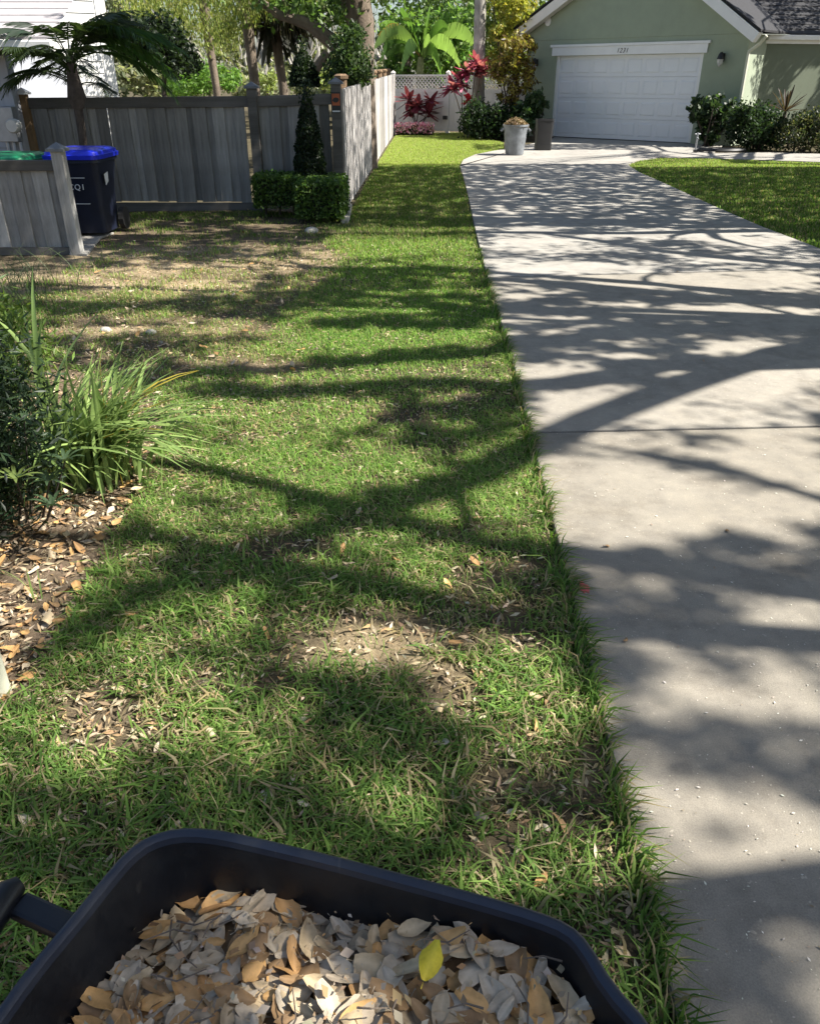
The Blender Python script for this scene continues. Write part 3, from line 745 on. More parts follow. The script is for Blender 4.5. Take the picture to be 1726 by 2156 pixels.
for a in (# drive
          (1235, 699, 95, 9, 0.), (1537, 733, 120, 16, .02), (1204, 778, 108, 22, .0), (1560, 800, 210, 34, .05), (1225, 806, 130, 11, .97, -4), (1160, 832, 52, 12, .05), (1360, 746, 110, 50, .96, -25),
          (1450, 520, 260, 10, .9, 8), (1400, 497, 160, 8, .05), (1120, 507, 70, 8, .05), (1600, 500, 90, 14, .1), (1480, 595, 220, 12, .04), (1450, 627, 260, 11, .99, 2), (1560, 655, 180, 12, .05), (1170, 640, 110, 36, .92), (1180, 612, 60, 6, .15),
          (1130, 668, 60, 8, .05), (1200, 562, 110, 12, .12), (1580, 548, 120, 8, .2),
          (1400, 965, 90, 8, .9, 12), (1570, 1010, 140, 9, .9, 18), (1330, 1010, 130, 40, .1), (1640, 1130, 110, 34, .93), (1360, 1100, 150, 45, -.1), (1440, 1250, 170, 62, .95, -15), (1650, 1300, 90, 50, .4), (1330, 1390, 90, 50, .8), (1270, 1260, 60, 60, .6),
          (1620, 1470, 130, 55, -.15), (1650, 1590, 90, 40, .9), (1430, 1740, 110, 95, -.15), (1600, 1800, 80, 60, .6), (1480, 1560, 110, 50, .7), (1450, 1920, 60, 30, .15), (1620, 1960, 130, 60, .95), (1480, 2080, 60, 80, .5),
          # lawn stripes
          (900, 507, 110, 10, .05), (800, 498, 90, 9, .1), (760, 535, 80, 10, .08), (950, 582, 90, 7, .05), (760, 652, 150, 11, .02), (900, 612, 110, 6, .25), (1000, 640, 40, 7, .1), (640, 725, 190, 22, .03), (900, 716, 120, 8, .3),
          (660, 762, 300, 13, .98, -5), (560, 822, 240, 20, .96, 4), (860, 815, 160, 16, .9), (760, 782, 200, 12, .05), (950, 780, 110, 16, .1), (640, 862, 260, 24, .04), (960, 880, 150, 55, .93), (760, 900, 90, 20, .5), (380, 915, 60, 16, .8),
          (560, 990, 220, 55, .04), (880, 985, 70, 40, .2), (1000, 1040, 90, 34, .05), (960, 1000, 90, 22, .9, -35), (760, 1080, 150, 30, .97, -22), (540, 1160, 180, 44, .97, -22), (330, 1230, 130, 44, .93, -25), (200, 1330, 120, 60, .85), (430, 1260, 120, 30, .8),
          (800, 1180, 130, 40, .25), (420, 1090, 130, 26, .08), (800, 1330, 130, 60, .05), (640, 1290, 70, 30, .15), (1130, 1230, 80, 50, .85), (1150, 1340, 70, 50, .8), (960, 1300, 40, 30, .4), (560, 1390, 120, 30, .5),
          (250, 1520, 110, 60, .06), (480, 1450, 120, 34, .12), (820, 1460, 160, 60, .7), (1120, 1500, 110, 60, .12), (960, 1430, 50, 40, .15), (560, 1560, 90, 40, .2), (250, 1660, 260, 60, .93), (560, 1720, 200, 60, .85), (60, 1540, 60, 30, .15),
          (850, 1580, 120, 50, .6), (1130, 1690, 110, 50, .65), (950, 1720, 80, 40, .25), (1150, 1830, 110, 50, .3), (1330, 1960, 60, 60, .1), (760, 1790, 90, 30, .3), (330, 1640, 40, 20, .15),
          # left yard
          (230, 585, 190, 16, .04), (470, 572, 90, 10, .08), (580, 548, 90, 8, .05), (370, 520, 120, 18, .92), (420, 605, 170, 14, .25), (500, 640, 200, 22, .85), (170, 640, 180, 14, .8), (240, 622, 140, 8, .1), (210, 690, 150, 9, .08), (330, 665, 120, 10, .2), (400, 710, 160, 14, .8), (520, 690, 130, 12, .25),
          (570, 760, 100, 10, .2), (150, 850, 130, 90, .15), (190, 1060, 100, 30, .05), (90, 1120, 130, 30, .8), (130, 1200, 70, 40, .35), (60, 1300, 70, 40, .3), (40, 740, 60, 60, .05), (330, 485, 90, 6, .2), (560, 470, 60, 5, .3),
          # on the barrow
          (560, 2040, 40, 30, .2), (640, 2110, 60, 60, .02)):
    shade.ell(*a)
OAKS = [((8.6, 5.0), 'tall oak with a forked trunk beside the near end of the driveway', .19), ((9.6, 9.6), 'broad oak on the right lawn shading the driveway', .24), ((7.9, .6), 'low limbed oak beside the street end of the driveway', .2), ((12.5, 14.5), 'oak on the far right lawn in front of the hedge', .22), ((10.5, 18.5), 'slim oak by the front walk', .16)]
LIMBS = [(0, 3.4, 7.0, .24, [(1840, 640), (1726, 637), (1560, 633), (1400, 630), (1290, 620), (1205, 606), (1120, 592)]),
         (1, 3.4, 7.5, .22, [(1840, 575), (1726, 561), (1500, 540), (1380, 527), (1270, 508), (1190, 498), (1120, 488)]),
         (0, 4.0, 8.0, .30, [(1840, 752), (1640, 764), (1500, 770), (1380, 768), (1300, 790), (1200, 806), (1090, 812), (960, 800), (800, 806), (640, 822), (480, 826)]),
         (0, 4.2, 8.2, .26, [(1840, 672), (1640, 684), (1480, 692), (1300, 702), (1100, 722), (1000, 742), (840, 752), (680, 764), (520, 776), (360, 784)]),
         (2, 4.5, 9.0, .24, [(1840, 690), (1640, 742), (1420, 815), (1250, 880), (1100, 950), (1000, 1000), (890, 1040), (780, 1072), (660, 1112), (560, 1152), (420, 1200), (280, 1262), (160, 1330)]),
         (2, 4.5, 8.0, .07, [(1840, 1086), (1726, 1050), (1560, 998), (1400, 960), (1280, 944), (1180, 930)])]
n_s = 45000
gxs = rng.uniform(-6, 11, n_s); gys = rng.uniform(.2, 25, n_s)
fx_, fy_ = proj(np.stack([gxs, gys, np.zeros(n_s)], 1))
sv = shade(fx_, fy_)
wx = gxs + .35 * vnoise(gxs, gys, .8, .8, 21)
nzs = .75 * vnoise(wx, gys - .2 * gxs, .95, .42, 11) + .4 * vnoise(wx, gys - .2 * gxs, .4, .2, 12) + np.where(gys > 9, .5, .12) * vnoise(gxs, gys, .3, .2, 13)
sv = 1 / (1 + np.exp(-(sv - .47 + np.where((gys > 3.4) & (gys < 9), .2, .28) * nzs) * 12)); sv = np.where(sv < .12, 0, sv)
out = (fx_ < -30) | (fx_ > 1756) | (fy_ > 2180)
sv = np.where(out, .6, sv); sv = np.where((gys < 1.05) & (gxs < .25), 0, sv); sv = np.where((gxs > -3.4) & (gxs < -1.25) & (gys > 2.5) & (gys < 4.3), sv * .12, sv); sv = np.where((gxs > 6.3) & (gys > 20.6), 0, sv); sv = np.where((gxs > 7.5) & (gys < 9), 0, sv)
tau = -np.log(np.clip(1 - sv, .03, 1)) * 1.0
cl_area = 17 * 24.8 / n_s                                        # ground area each sample stands for
LEAF = .115
need = tau * cl_area / (LEAF * LEAF * .55 * .5 * .5 / math.sin(SUN_EL))
cnt = rng.poisson(np.maximum(need, 0))
sun = np.array(S)
zlow = 5.0 + 2.0 * np.clip((5.2 - gys) / 2.5, 0, 1) + .8 * np.sin(gxs * .8 + 2) * np.cos(gys * .6) + .05 * gys
zs_ = zlow + np.abs(rng.normal(0, .5, n_s)) * .7
ctr = np.stack([gxs, gys, np.zeros(n_s)], 1) + sun[None] * (zs_ / sun[2])[:, None]
rep = np.repeat(np.arange(n_s), cnt)
sc_ = np.where(gys > 11, .03, .045)[rep][:, None]
lp = ctr[rep] + rng.normal(size=(len(rep), 3)) * sc_ + sun[None] * rng.normal(0, .28, (len(rep), 1))
# walls, fences and bins that stand in the shade
def wall_shade(o, u, v, nu, nv, f, tau_=2.2, t0=5.0):
    global lp, rep
    a = rng.uniform(0, 1, (nu * nv, 2)); q = np.array(o)[None] + a[:, :1] * np.array(u)[None] + a[:, 1:] * np.array(v)[None]
    px, py = proj(q); k = f(px, py)
    q = q[k > rng.uniform(0, 1, len(q))]
    t = (t0 + rng.uniform(0, 1.2, (len(q), 1))) / sun[2]
    return q + sun[None] * t + rng.normal(size=q.shape) * .04
extra = []
extra.append(wall_shade((-5.4, FY, .0), (4.5, 0, 0), (0, 0, 1.5), 60, 30, lambda x, y: .85 + 0 * x))
extra.append(wall_shade((-5.6, 8.7, .3), (2.2, 0, 0), (0, 0, 1.0), 26, 14, lambda x, y: np.where((np.sin(x * .11 + y * .035) > .75), .0, .6)))
extra.append(wall_shade((s0[0], 12.0, 0), (0, 6, 0), (0, 0, 1.7), 80, 34, lambda x, y: np.clip((790 + 12 * np.sin(y * .06) - x) / 22, 0, 1) * .97))
wcorner = WT @ Vector((0, 0, 0)); wdir = (WT @ Vector((6, 0, 0))) - wcorner
def wing(px, py):
    lit = inside([(1630, 260), (1655, 190), (1680, 140), (1730, 138), (1716, 190), (1680, 245)], px, py)
    spots = (np.sin(px * .33 + py * .12) * np.sin(py * .22 - px * .21 + 1) > .3) & (py > 130) & (px > 1570)
    return np.where(lit, 0, np.where(spots, .0, 1.))
extra.append(wall_shade(wcorner, wdir, (0, 0, 2.6), 170, 70, wing, t0=3.2))
rc = WT @ Vector((0, -.8, 2.75)); rd = WT @ Vector((7, -.8, 2.75)) - rc; ru = WT @ Vector((0, 3, 4.6)) - WT @ Vector((0, -.8, 2.75))
extra.append(wall_shade(rc, rd, ru, 190, 90, lambda x, y: np.where(np.sin(x * .09 + y * .13) * np.sin(y * .19 + 2) > .62, .0, .97), t0=2.6))
extra.append(wall_shade((-.75, -.4, .6), (1.4, 0, 0), (0, 1.35, 0), 64, 64, lambda x, y: np.where(np.sin(x * .021 + 1) * np.sin(y * .027) > .7, .1, .9)))
lp = np.concatenate([lp] + extra)
def clear(keep_px, o, nrm):                  # gaps in the canopy that let the sun reach a lit patch
    global lp
    o = np.array(o); nrm = np.array(nrm); t = ((lp - o) @ nrm) / (sun @ nrm); q = lp - sun[None] * t[:, None]
    px, py = proj(q); lp = lp[~((t > .3) & keep_px(px, py))]
clear(lambda x, y: inside([(500, 2010), (610, 1985), (700, 2050), (800, 2110), (860, 2200), (600, 2260)], x, y), (0, .5, .53), (0, 0, 1))
wn = WT.to_3x3() @ Vector((0, -1, 0))
clear(lambda x, y: (x > 1560) & (x < 1760) & (y > 60) & (y < 300) & (wing(x, y) == 0), wcorner, wn)
owner = np.argmin(np.stack([(lp[:, 0] - o[0][0]) ** 2 + (lp[:, 1] - o[0][1]) ** 2 for o in OAKS]), 0)
OAKC = [(.055, .085, .022), (.07, .11, .028), (.04, .065, .018), (.09, .13, .035)]
for k, ((tx, ty), lab, tr) in enumerate(OAKS):
    q = lp[owner == k]
    oak = empty('oak_tree', (tx, ty, 0), lab, 'oak tree', 'oaks along the right of the driveway')
    if len(q) == 0: continue
    foliage('crown', q, LEAF, OAKC, oak, .55)
    tm = MB(); zf = 2.6 + .3 * k
    fork = Vector((tx + .15, ty, zf))
    tm.tube(limb_path((tx, ty, -.1), fork, 0, 5, .03), [tr * 1.35, tr * 1.05, tr, tr * .95, tr * .93, tr * .95], 10)
    cents = q[rng.choice(len(q), min(26, len(q)), replace=False)]
    mains = []
    cents = cents[np.argsort(-np.linalg.norm(cents[:, :2] - np.array([tx, ty]), axis=1))]
    for i, c in enumerate(cents):
        if i < 7:
            pth = limb_path(fork, c, .5, 7, .05); r0 = tr * R.uniform(.4, .62)
            tm.tube(pth, [r0 * (1 - .8 * j / 7) for j in range(8)], 7); mains.append((pth, r0))
        else:
            pp, r0 = min(((p_, r_ * (1 - .8 * j / 7)) for pth, r_ in mains for j, p_ in enumerate(pth[2:], 2)), key=lambda s: (s[0] - Vector(c)).length)
            tm.tube(limb_path(pp, c, .15, 4, .06), [r0 * .6 * (1 - .75 * j / 4) for j in range(5)], 5)
    for own, zs0, zs1, wdt, seq in LIMBS:
        if own != k: continue
        gp = [P(x, y) for x, y in seq]; m_ = len(gp)
        path = [Vector(g_) + S * ((zs0 + (zs1 - zs0) * i / (m_ - 1)) / S.z) for i, g_ in enumerate(gp)]
        path = [fork, fork.lerp(path[0], .5) + Vector((0, 0, .3))] + path
        lm = MB(); lm.tube(path, [wdt * .62, wdt * .58] + [wdt * .5 * (1 - .45 * i / (m_ - 1)) for i in range(m_)], 9)
        lm.build('limb', M['bark'], oak, True)
    tm.build('trunk', M['bark'], oak, True)

# ================================================================== GRASS
GREEN = np.array([(.13, .25, .045), (.18, .33, .06), (.24, .39, .075), (.09, .19, .04), (.30, .43, .11)])
STRAW = np.array([(.40, .32, .17), (.33, .27, .16), (.48, .40, .24), (.26, .24, .12)])
strawm = Map(.2)
for a in ((820, 1340, 180, 70, .55), (930, 1440, 80, 70, .6), (250, 1520, 130, 70, .5), (1060, 1250, 140, 90, .4), (500, 600, 400, 80, .45), (300, 700, 260, 60, .5), (560, 760, 120, 30, .4), (900, 310, 200, 40, .12),
          (1050, 1640, 200, 120, .35), (700, 1580, 300, 120, .3), (1200, 1560, 80, 140, .35), (560, 1000, 260, 80, .1), (850, 560, 180, 60, .06), (860, 700, 250, 100, .08)): strawm.ell(*a)
def sow(polys, y0, y1, x0, x1, dens, h, w, lean, yellow=0., bare_map=bare):
    n = int(dens * (x1 - x0) * (y1 - y0)); x = rng.uniform(x0, x1, n); y = rng.uniform(y0, y1, n)
    k = np.zeros(n, bool)
    xe = x + np.where((x > -.2) & (x < 2.2), .012 + .010 * np.sin(y * 7 + 2 * np.sin(y * 3.1)) + .006 * np.sin(y * 23), 0)
    for pl_ in polys: k |= inside(pl_, xe, y)
    px, py = proj(np.stack([x, y, np.zeros(n)], 1))
    k &= (px > -60) & (px < 1790) & (py < 2260)
    clump = .5 + .5 * np.sin(x * 14 + 3 * np.sin(y * 9)) * np.sin(y * 15 + 2 * np.sin(x * 11))
    k &= rng.uniform(0, 1, n) > np.clip(bare_map(px, py) + .3 * vnoise(x, y, .33, .25, 3) + .22 * vnoise(x, y, .13, .11, 4) + (.10 + .42 * clump) * (y < 5), 0, .97)
    x, y, px, py = x[k], y[k], px[k], py[k]; n = len(x)
    hh = h * rng.uniform(.45, 1.25, n); ww = w * rng.uniform(.6, 1.3, n)
    az = rng.uniform(0, 2 * math.pi, n); ln = lean * rng.uniform(.1, 1.5, n) * hh
    dx, dy = np.cos(az), np.sin(az)
    base = np.stack([x, y, np.full(n, -.03)], 1)
    sd = np.stack([-dy, dx, np.zeros(n)], 1) * (ww / 2)[:, None]
    mid = base + np.stack([dx * ln * .4, dy * ln * .4, hh * .62], 1)
    tip = base + np.stack([dx * ln * 1.15, dy * ln * 1.15, hh * (1 - .35 * np.minimum(lean, 1))], 1)
    V = np.stack([base - sd, base + sd, mid + sd * .85, mid - sd * .85, tip], 1)
    st = rng.uniform(0, 1, n) < strawm(px, py)
    col = GREEN[rng.integers(0, 5, n)] * rng.uniform(.75, 1.25, (n, 1))
    col = col * (1 - yellow) + np.array([.42, .46, .13]) * yellow  # yellow tone paints sunlight into the far grass strips
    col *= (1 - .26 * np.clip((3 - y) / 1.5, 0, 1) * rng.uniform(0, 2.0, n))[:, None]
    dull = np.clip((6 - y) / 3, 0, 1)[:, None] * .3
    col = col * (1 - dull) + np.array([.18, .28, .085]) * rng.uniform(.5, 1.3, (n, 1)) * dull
    col *= np.where((y > 9.5) & (y < 18.2), .62, 1.0)[:, None]  # tree shade painted into the blade colour of this band
    col[st] = STRAW[rng.integers(0, 4, st.sum())] * rng.uniform(.7, 1.2, (st.sum(), 1))
    return V, col
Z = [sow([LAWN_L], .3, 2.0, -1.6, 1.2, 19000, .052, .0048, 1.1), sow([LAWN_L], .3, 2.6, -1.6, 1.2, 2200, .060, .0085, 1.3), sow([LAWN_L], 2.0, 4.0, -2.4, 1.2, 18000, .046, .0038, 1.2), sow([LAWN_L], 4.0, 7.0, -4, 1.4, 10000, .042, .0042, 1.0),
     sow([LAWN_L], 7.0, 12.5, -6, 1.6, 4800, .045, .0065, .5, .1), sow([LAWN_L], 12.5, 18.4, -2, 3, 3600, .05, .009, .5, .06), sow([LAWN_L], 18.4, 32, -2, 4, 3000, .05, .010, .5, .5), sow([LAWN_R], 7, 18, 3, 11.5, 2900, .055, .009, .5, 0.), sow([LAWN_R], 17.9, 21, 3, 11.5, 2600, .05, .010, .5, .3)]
n = 5200; ye = .35 + 8.5 * rng.uniform(0, 1, n) ** 1.4; kk = rng.uniform(0, 1, n) < .5 + .6 * vnoise(ye, ye * 0, .16, 1, 31) + .3 * vnoise(ye, ye * 0, .6, 1, 32); ye = ye[kk]; n = len(ye)
xe = np.array([(edge_at(DL, q) or .5) for q in ye]) - rng.uniform(.004, .035, n); az = rng.normal(0, .9, n); hh = rng.uniform(.035, .09, n); ln = hh * rng.uniform(.5, 1.5, n); ww = rng.uniform(.0035, .0075, n)
dx, dy = np.cos(az), np.sin(az); base = np.stack([xe, ye, np.full(n, -.025)], 1); sd = np.stack([-dy, dx, 0 * dx], 1) * (ww / 2)[:, None]
mid = base + np.stack([dx * ln * .4, dy * ln * .4, hh * .75], 1); tip = base + np.stack([dx * ln * 1.1, dy * ln * 1.1, np.maximum(hh * .72, .031)], 1)
ec = GREEN[rng.integers(0, 5, n)] * rng.uniform(.45, .85, (n, 1)); es = rng.uniform(0, 1, n) < .25; ec[es] = STRAW[rng.integers(0, 4, es.sum())] * rng.uniform(.6, 1.1, (es.sum(), 1))
Z.append((np.stack([base - sd, base + sd, mid + sd * .85, mid - sd * .85, tip], 1), ec))
V = np.concatenate([z[0] for z in Z]); C = np.concatenate([z[1] for z in Z])
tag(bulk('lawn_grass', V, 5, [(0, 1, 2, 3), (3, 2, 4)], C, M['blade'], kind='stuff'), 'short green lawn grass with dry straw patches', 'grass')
print('blades', len(V))
# chopped dead bits between the blades and in the bed
n = 60000; x = rng.uniform(-3.2, 1.2, n); y = .4 + 8.8 * rng.uniform(0, 1, n) ** 1.7
x2 = rng.uniform(-2.2, -.6, 9000); y2 = rng.uniform(1.2, 4.5, 9000); x = np.concatenate([x, x2]); y = np.concatenate([y, y2])
k = x < np.array([(edge_at(DL, yy) or .5) for yy in y]) - .01
x, y = x[k], y[k]; n = len(x)
V = leafV(np.stack([x, y, rng.uniform(-.024, -.006, n)], 1), rng.choice([.015, .024, .038], n), .28, unit(np.stack([rng.normal(size=n), rng.normal(size=n), rng.normal(0, .25, n)], 1)), 2.)
tag(bulk('dead_grass_litter', V, 4, LT, pal(n, [(.44, .36, .24), (.34, .26, .16), (.5, .42, .3), (.24, .17, .11), (.38, .26, .14)]), M['dead'], kind='stuff'), 'dry thatch and leaf crumbs between the grass blades', 'litter')
n = 9000; x = rng.uniform(.3, 4.5, n); y = .7 + 7 * rng.uniform(0, 1, n) ** 1.5
k = (x > np.array([(edge_at(DL, yy) or .5) for yy in y]) + .02) & (x < 5.5); x, y = x[k], y[k]; n = len(x)
V = leafV(np.stack([x, y, np.full(n, .0035)], 1), rng.choice([.004, .007, .012], n, p=[.62, .3, .08]), .45, unit(np.stack([rng.normal(size=n), rng.normal(size=n), rng.normal(0, .05, n)], 1)), 12.)
tag(bulk('fallen_petals', V, 4, LT, pal(n, [(.62, .59, .53), (.56, .52, .45), (.68, .65, .6), (.28, .22, .16)]), M['dead'], kind='stuff'), 'pale crumbs and petals scattered on the concrete', 'debris')
rp = P(1228, 1238); m = MB(); pp = []
for i in range(14):
    a = 2 * math.pi * i / 14; r = R.uniform(.6, 1.1); pp.append((rp[0] + .02 * r * math.cos(a), rp[1] + .042 * r * math.sin(a)))
m.prism(pp, .0005, .002); tag(m.build('paint_mark', M['redpaint']), 'small faded red paint spot on the concrete beside the lawn', 'paint mark')

# ================================================================== DRY LEAVES
def leaf_mesh(k, L, W, curl, cup, twist, lobes=0.):
    nx, ny = 6, 4; vs = []; fs = []; rib = []
    for i in range(nx + 1):
        t = i / nx; w = W * .5 * (math.sin(math.pi * min(1, t * .93 + .035)) ** .58) * (1 + (lobes + .035) * math.sin(t * (14 + 2 * k) + k)) * (.8 + .4 * t) * (1 - .35 * (k == 3) * (t > .8))
        for j in range(ny + 1):
            s = (j / ny - .5) * 2
            x = (t - .5) * L; y = s * w; z = .55 * curl * L * (4 * (t - .5) ** 2) + .5 * cup * abs(s) ** 1.6 * w + .004 * math.sin(5 * t + k * 1.7 + 2 * s) * (abs(s) + .3) + twist * .5 * s * (t - .5) * W
            vs.append((x, y, z)); rib.append(1. if j == ny // 2 else 0.)
    for i in range(nx):
        for j in range(ny):
            a = i * (ny + 1) + j; fs.append((a, a + 1, a + ny + 2, a + ny + 1))
    vs += [(-.5 * L - .012, -.0007, .002), (-.5 * L - .012, .0007, .002)]; b = len(vs); c_ = ny // 2; fs.append((c_, b - 2, b - 1)); rib += [1., 1.]
    me = bpy.data.meshes.new('leaf'); me.from_pydata(vs, [], fs); me.update()
    me.polygons.foreach_set('use_smooth', [True] * len(me.polygons))
    r = me.attributes.new('rib', 'FLOAT', 'POINT'); r.data.foreach_set('value', [x * .5 for x in rib]); me.materials.append(DRY[0]); return me
LM = [leaf_mesh(i, *a) for i, a in enumerate([(.080, .034, .06, .35, .2), (.066, .032, -.05, -.3, .3), (.090, .036, .10, .5, -.3), (.058, .034, .03, -.5, .1), (.074, .028, .14, .2, .4), (.085, .040, -.08, .45, -.2, .06), (.062, .026, .05, .8, .5), (.070, .042, .02, -.25, -.4, .08)])]
def flat_rot(tilt): return (R.gauss(0, tilt), R.gauss(0, tilt), R.uniform(0, 6.28))
# wheelbarrow / yard cart
ZR = .62
RIM = [(-200, 2420), (-60, 2200), (60, 2035), (150, 1930), (215, 1850), (262, 1795), (310, 1760), (372, 1742), (440, 1743), (520, 1758), (700, 1800), (860, 1842), (1010, 1882), (1130, 1917), (1200, 1945), (1240, 1985), (1290, 2070), (1372, 2160), (1470, 2330)]
rim = [Vector(P(x, y, ZR)) for x, y in RIM]
k0, k1 = rim[0], rim[-1]
back = Vector((-.12, -.34, ZR))
rear = [k1 + Vector((.0, -.10, 0)), k1 + Vector((-.03, -.30, 0)), Vector((.25, -.38, ZR)), Vector((-.1, -.38, ZR)), Vector((-.48, -.38, ZR)), k0 + Vector((.02, -.26, 0)), k0 + Vector((0, -.1, 0))]
loop = rim + rear
for _ in range(1):                                    # round the corners a little
    loop = [q for i, p in enumerate(loop) for q in (p.lerp(loop[(i + 1) % len(loop)], .25), p.lerp(loop[(i + 1) % len(loop)], .75))]
cc = sum(loop, Vector()) / len(loop)
cart = empty('leaf_cart', (cc.x, cc.y, 0), 'black plastic garden cart heaped with dry leaves in the foreground', 'garden cart')
def inset(dist, z, sc=0.):
    out = []; n = len(loop)
    for i, p in enumerate(loop):
        t = (loop[(i + 1) % n] - loop[i - 1]).normalized(); nn = Vector((-t.y, t.x, 0))
        if nn.dot(cc - p) < 0: nn = -nn
        out.append((p.x + nn.x * dist, p.y + nn.y * dist, z))
    return out
def shrink(f, z): return [(cc.x + (p.x - cc.x) * f, cc.y + (p.y - cc.y) * f, z) for p in loop]
m = MB()
m.loft([inset(.0155, ZR - .014), inset(.019, ZR - .03), shrink(.915, ZR - .08), shrink(.80, .30), shrink(.72, .22), shrink(.1, .215)], False, True)
m.build('tray', M['blacktub'], cart, True)
m = MB(); m.loft([inset(.004, ZR - .04), inset(-.001, ZR - .036), inset(-.004, ZR - .010), inset(-.001, ZR - .002), inset(.004, ZR + .001), inset(.009, ZR + .0005), inset(.014, ZR - .003), inset(.016, ZR - .0135)], False, False)
m.build('rim', M['rim'], cart, True)
m = MB(); m.loft([inset(.0055, ZR - .041), shrink(.93, ZR - .08), shrink(.83, .29), shrink(.74, .205), shrink(.1, .2)], False, True)
m.build('tray_shell', M['blacktub'], cart, True)
h0 = Vector(P(133, 1948, .60)); h1 = Vector(P(38, 1905, .60)); h2 = Vector(P(18, 1880, .61)); h3 = Vector(P(-90, 2040, .61))
m = MB()
def strap(a, b, w, t):
    d = (b - a).normalized(); s_ = Vector((-d.y, d.x, 0)) * w / 2; u = Vector((0, 0, t / 2))
    m.add([a - s_ - u, a + s_ - u, b + s_ - u, b - s_ - u, a - s_ + u, a + s_ + u, b + s_ + u, b - s_ + u], [(3, 2, 1, 0), (4, 5, 6, 7), (0, 1, 5, 4), (1, 2, 6, 5), (2, 3, 7, 6), (3, 0, 4, 7)])
strap(h0 + (h0 - h1).normalized() * .02, h1, .036, .02)
m.build('handle_arm', M['blacktub'], cart, bevel=.006)
m = MB(); m.tube([h2 + Vector((.01, .015, 0)), h2, h2.lerp(h3, .5), h3], [.012, .021, .022, .022], 12)
m.build('handle', M['blacktub'], cart, True)
for sx in (-1, 1):
    m = MB(); m.tube([(cc.x + sx * .26, cc.y - .28, -.03), (cc.x + sx * .22, cc.y - .24, .24)], .018, 8); m.build('leg', M['black'], cart, True)
    m = MB(); X = cc.x + sx * .22
    m.loft([[(X + dx, cc.y + .22 + r * math.cos(2 * math.pi * i / 18), .12 + r * math.sin(2 * math.pi * i / 18)) for i in range(18)] for dx, r in ((-.03, .06), (-.03, .13), (-.015, .15), (.015, .15), (.03, .13), (.03, .06))]); m.build('wheel', M['rubber'], cart, True)
m = MB(); m.tube([(cc.x - .24, cc.y + .22, .12), (cc.x + .24, cc.y + .22, .12)], .012, 8); m.build('axle', M['metal'], cart)
pile = empty('leaf_pile', (cc.x, cc.y, .45), 'heap of dry tan and brown leaves filling the black cart', 'leaf pile')
inn = np.array([(p[0], p[1]) for p in shrink(.925, 0)])
def heap(x, y): return .515 + .05 * min(1, max(0, (x - cc.x) / .2)) + .05 * math.exp(-(((x - cc.x) / .3) ** 2 + ((y - cc.y + .1) / .35) ** 2)) + .012 * math.sin(x * 21) * math.cos(y * 17)
m = MB(); gr = [(cc.x + (p.x - cc.x) * f, cc.y + (p.y - cc.y) * f) for f in (.85, .65, .4, .15) for p in loop]
n = len(loop); m.add([(x, y, heap(x, y) - .03) for x, y in gr], [(i * n + k, i * n + (k + 1) % n, (i + 1) * n + (k + 1) % n, (i + 1) * n + k) for i in range(3) for k in range(n)] + [tuple(range(3 * n, 4 * n))])
m.build('heap_core', DRY[4], pile, True)
bx0, by0 = inn.min(0); bx1, by1 = inn.max(0)
def scatter(n):
    out = []
    while len(out) < n:
        x, y = R.uniform(bx0, bx1), R.uniform(by0, by1)
        if inside(inn, np.array([x]), np.array([y]))[0]: out.append((x, y))
    return out
def joined_leaves(name, spots, zf, tilt, parent, sc=(.7, 1.1)):
    bm = bmesh.new()
    for x, y in spots:
        me = R.choice(LM); b0 = len(bm.verts); bm.verts.ensure_lookup_table()
        T = Matrix.Translation((x, y, zf(x, y))) @ Euler(flat_rot(tilt)).to_matrix().to_4x4() @ Matrix.Scale(R.uniform(*sc), 4)
        tmp = me.copy(); tmp.transform(T); bm.from_mesh(tmp); bpy.data.meshes.remove(tmp)
    me = bpy.data.meshes.new(name); bm.to_mesh(me); bm.free()
    me.materials.clear()
    for k in range(len(DRY)): me.materials.append(DRY[k])
    per = len(LM[0].polygons); idx = np.repeat(rng.integers(0, len(DRY), len(spots)), per)
    me.polygons.foreach_set('material_index', idx.astype(np.int32)); me.update()
    o = bpy.data.objects.new(name, me); COL.objects.link(o); w = wloc(parent)
    me.transform(Matrix.Translation(-w)); o.parent = parent; o['kind'] = 'stuff'; return o
vis = [s for s in scatter(4200) if s[1] > .30]
joined_leaves('leaf_layer', scatter(500) + vis[:1100], lambda x, y: heap(x, y) - .016 + R.uniform(-.018, .008), .16, pile, (.5, .9))
for i, (x, y) in enumerate(vis[2300:2598]):
    link('leaf', R.choice(LM), pile, (x, y, heap(x, y) - .006 + .034 * i / 298), flat_rot(.14), (R.uniform(.52, .95),) * 3, R.choices(DRY, [5, 5, 4, 2.2, 1.6, 3, 1.6, 3])[0])
cr = [s for s in scatter(1300) if s[1] > .3]; n = len(cr)
foliage('leaf_crumbs', np.array([(x, y, heap(x, y) + R.uniform(-.014, .012)) for x, y in cr]), rng.choice([.008, .012, .02], n), [(.5, .42, .31), (.38, .28, .18), (.3, .2, .11), (.56, .48, .37), (.46, .3, .15)], pile, .6, .3, up=1.2, mat=M['dead'], kind='stuff')
m = MB()
for x, y in cr[:46]:
    a = R.uniform(0, 6.28); L = R.uniform(.03, .09); z = heap(x, y) + R.uniform(.004, .02)
    m.tube([(x, y, z), (x + L * .5 * math.cos(a), y + L * .5 * math.sin(a), z + R.uniform(-.004, .012)), (x + L * math.cos(a + .3), y + L * math.sin(a + .3), z)], [.0016, .0013, .0008], 5)
m.build('twigs', M['bark'], pile)['kind'] = 'stuff'
yl = P(905, 2088, .53)
link('leaf', LM[3], pile, (yl[0], yl[1], heap(yl[0], yl[1]) + .026), (.15, -.2, 1.2), (.9, .9, .9), DRYYEL)['label'] = 'bright yellow leaf'
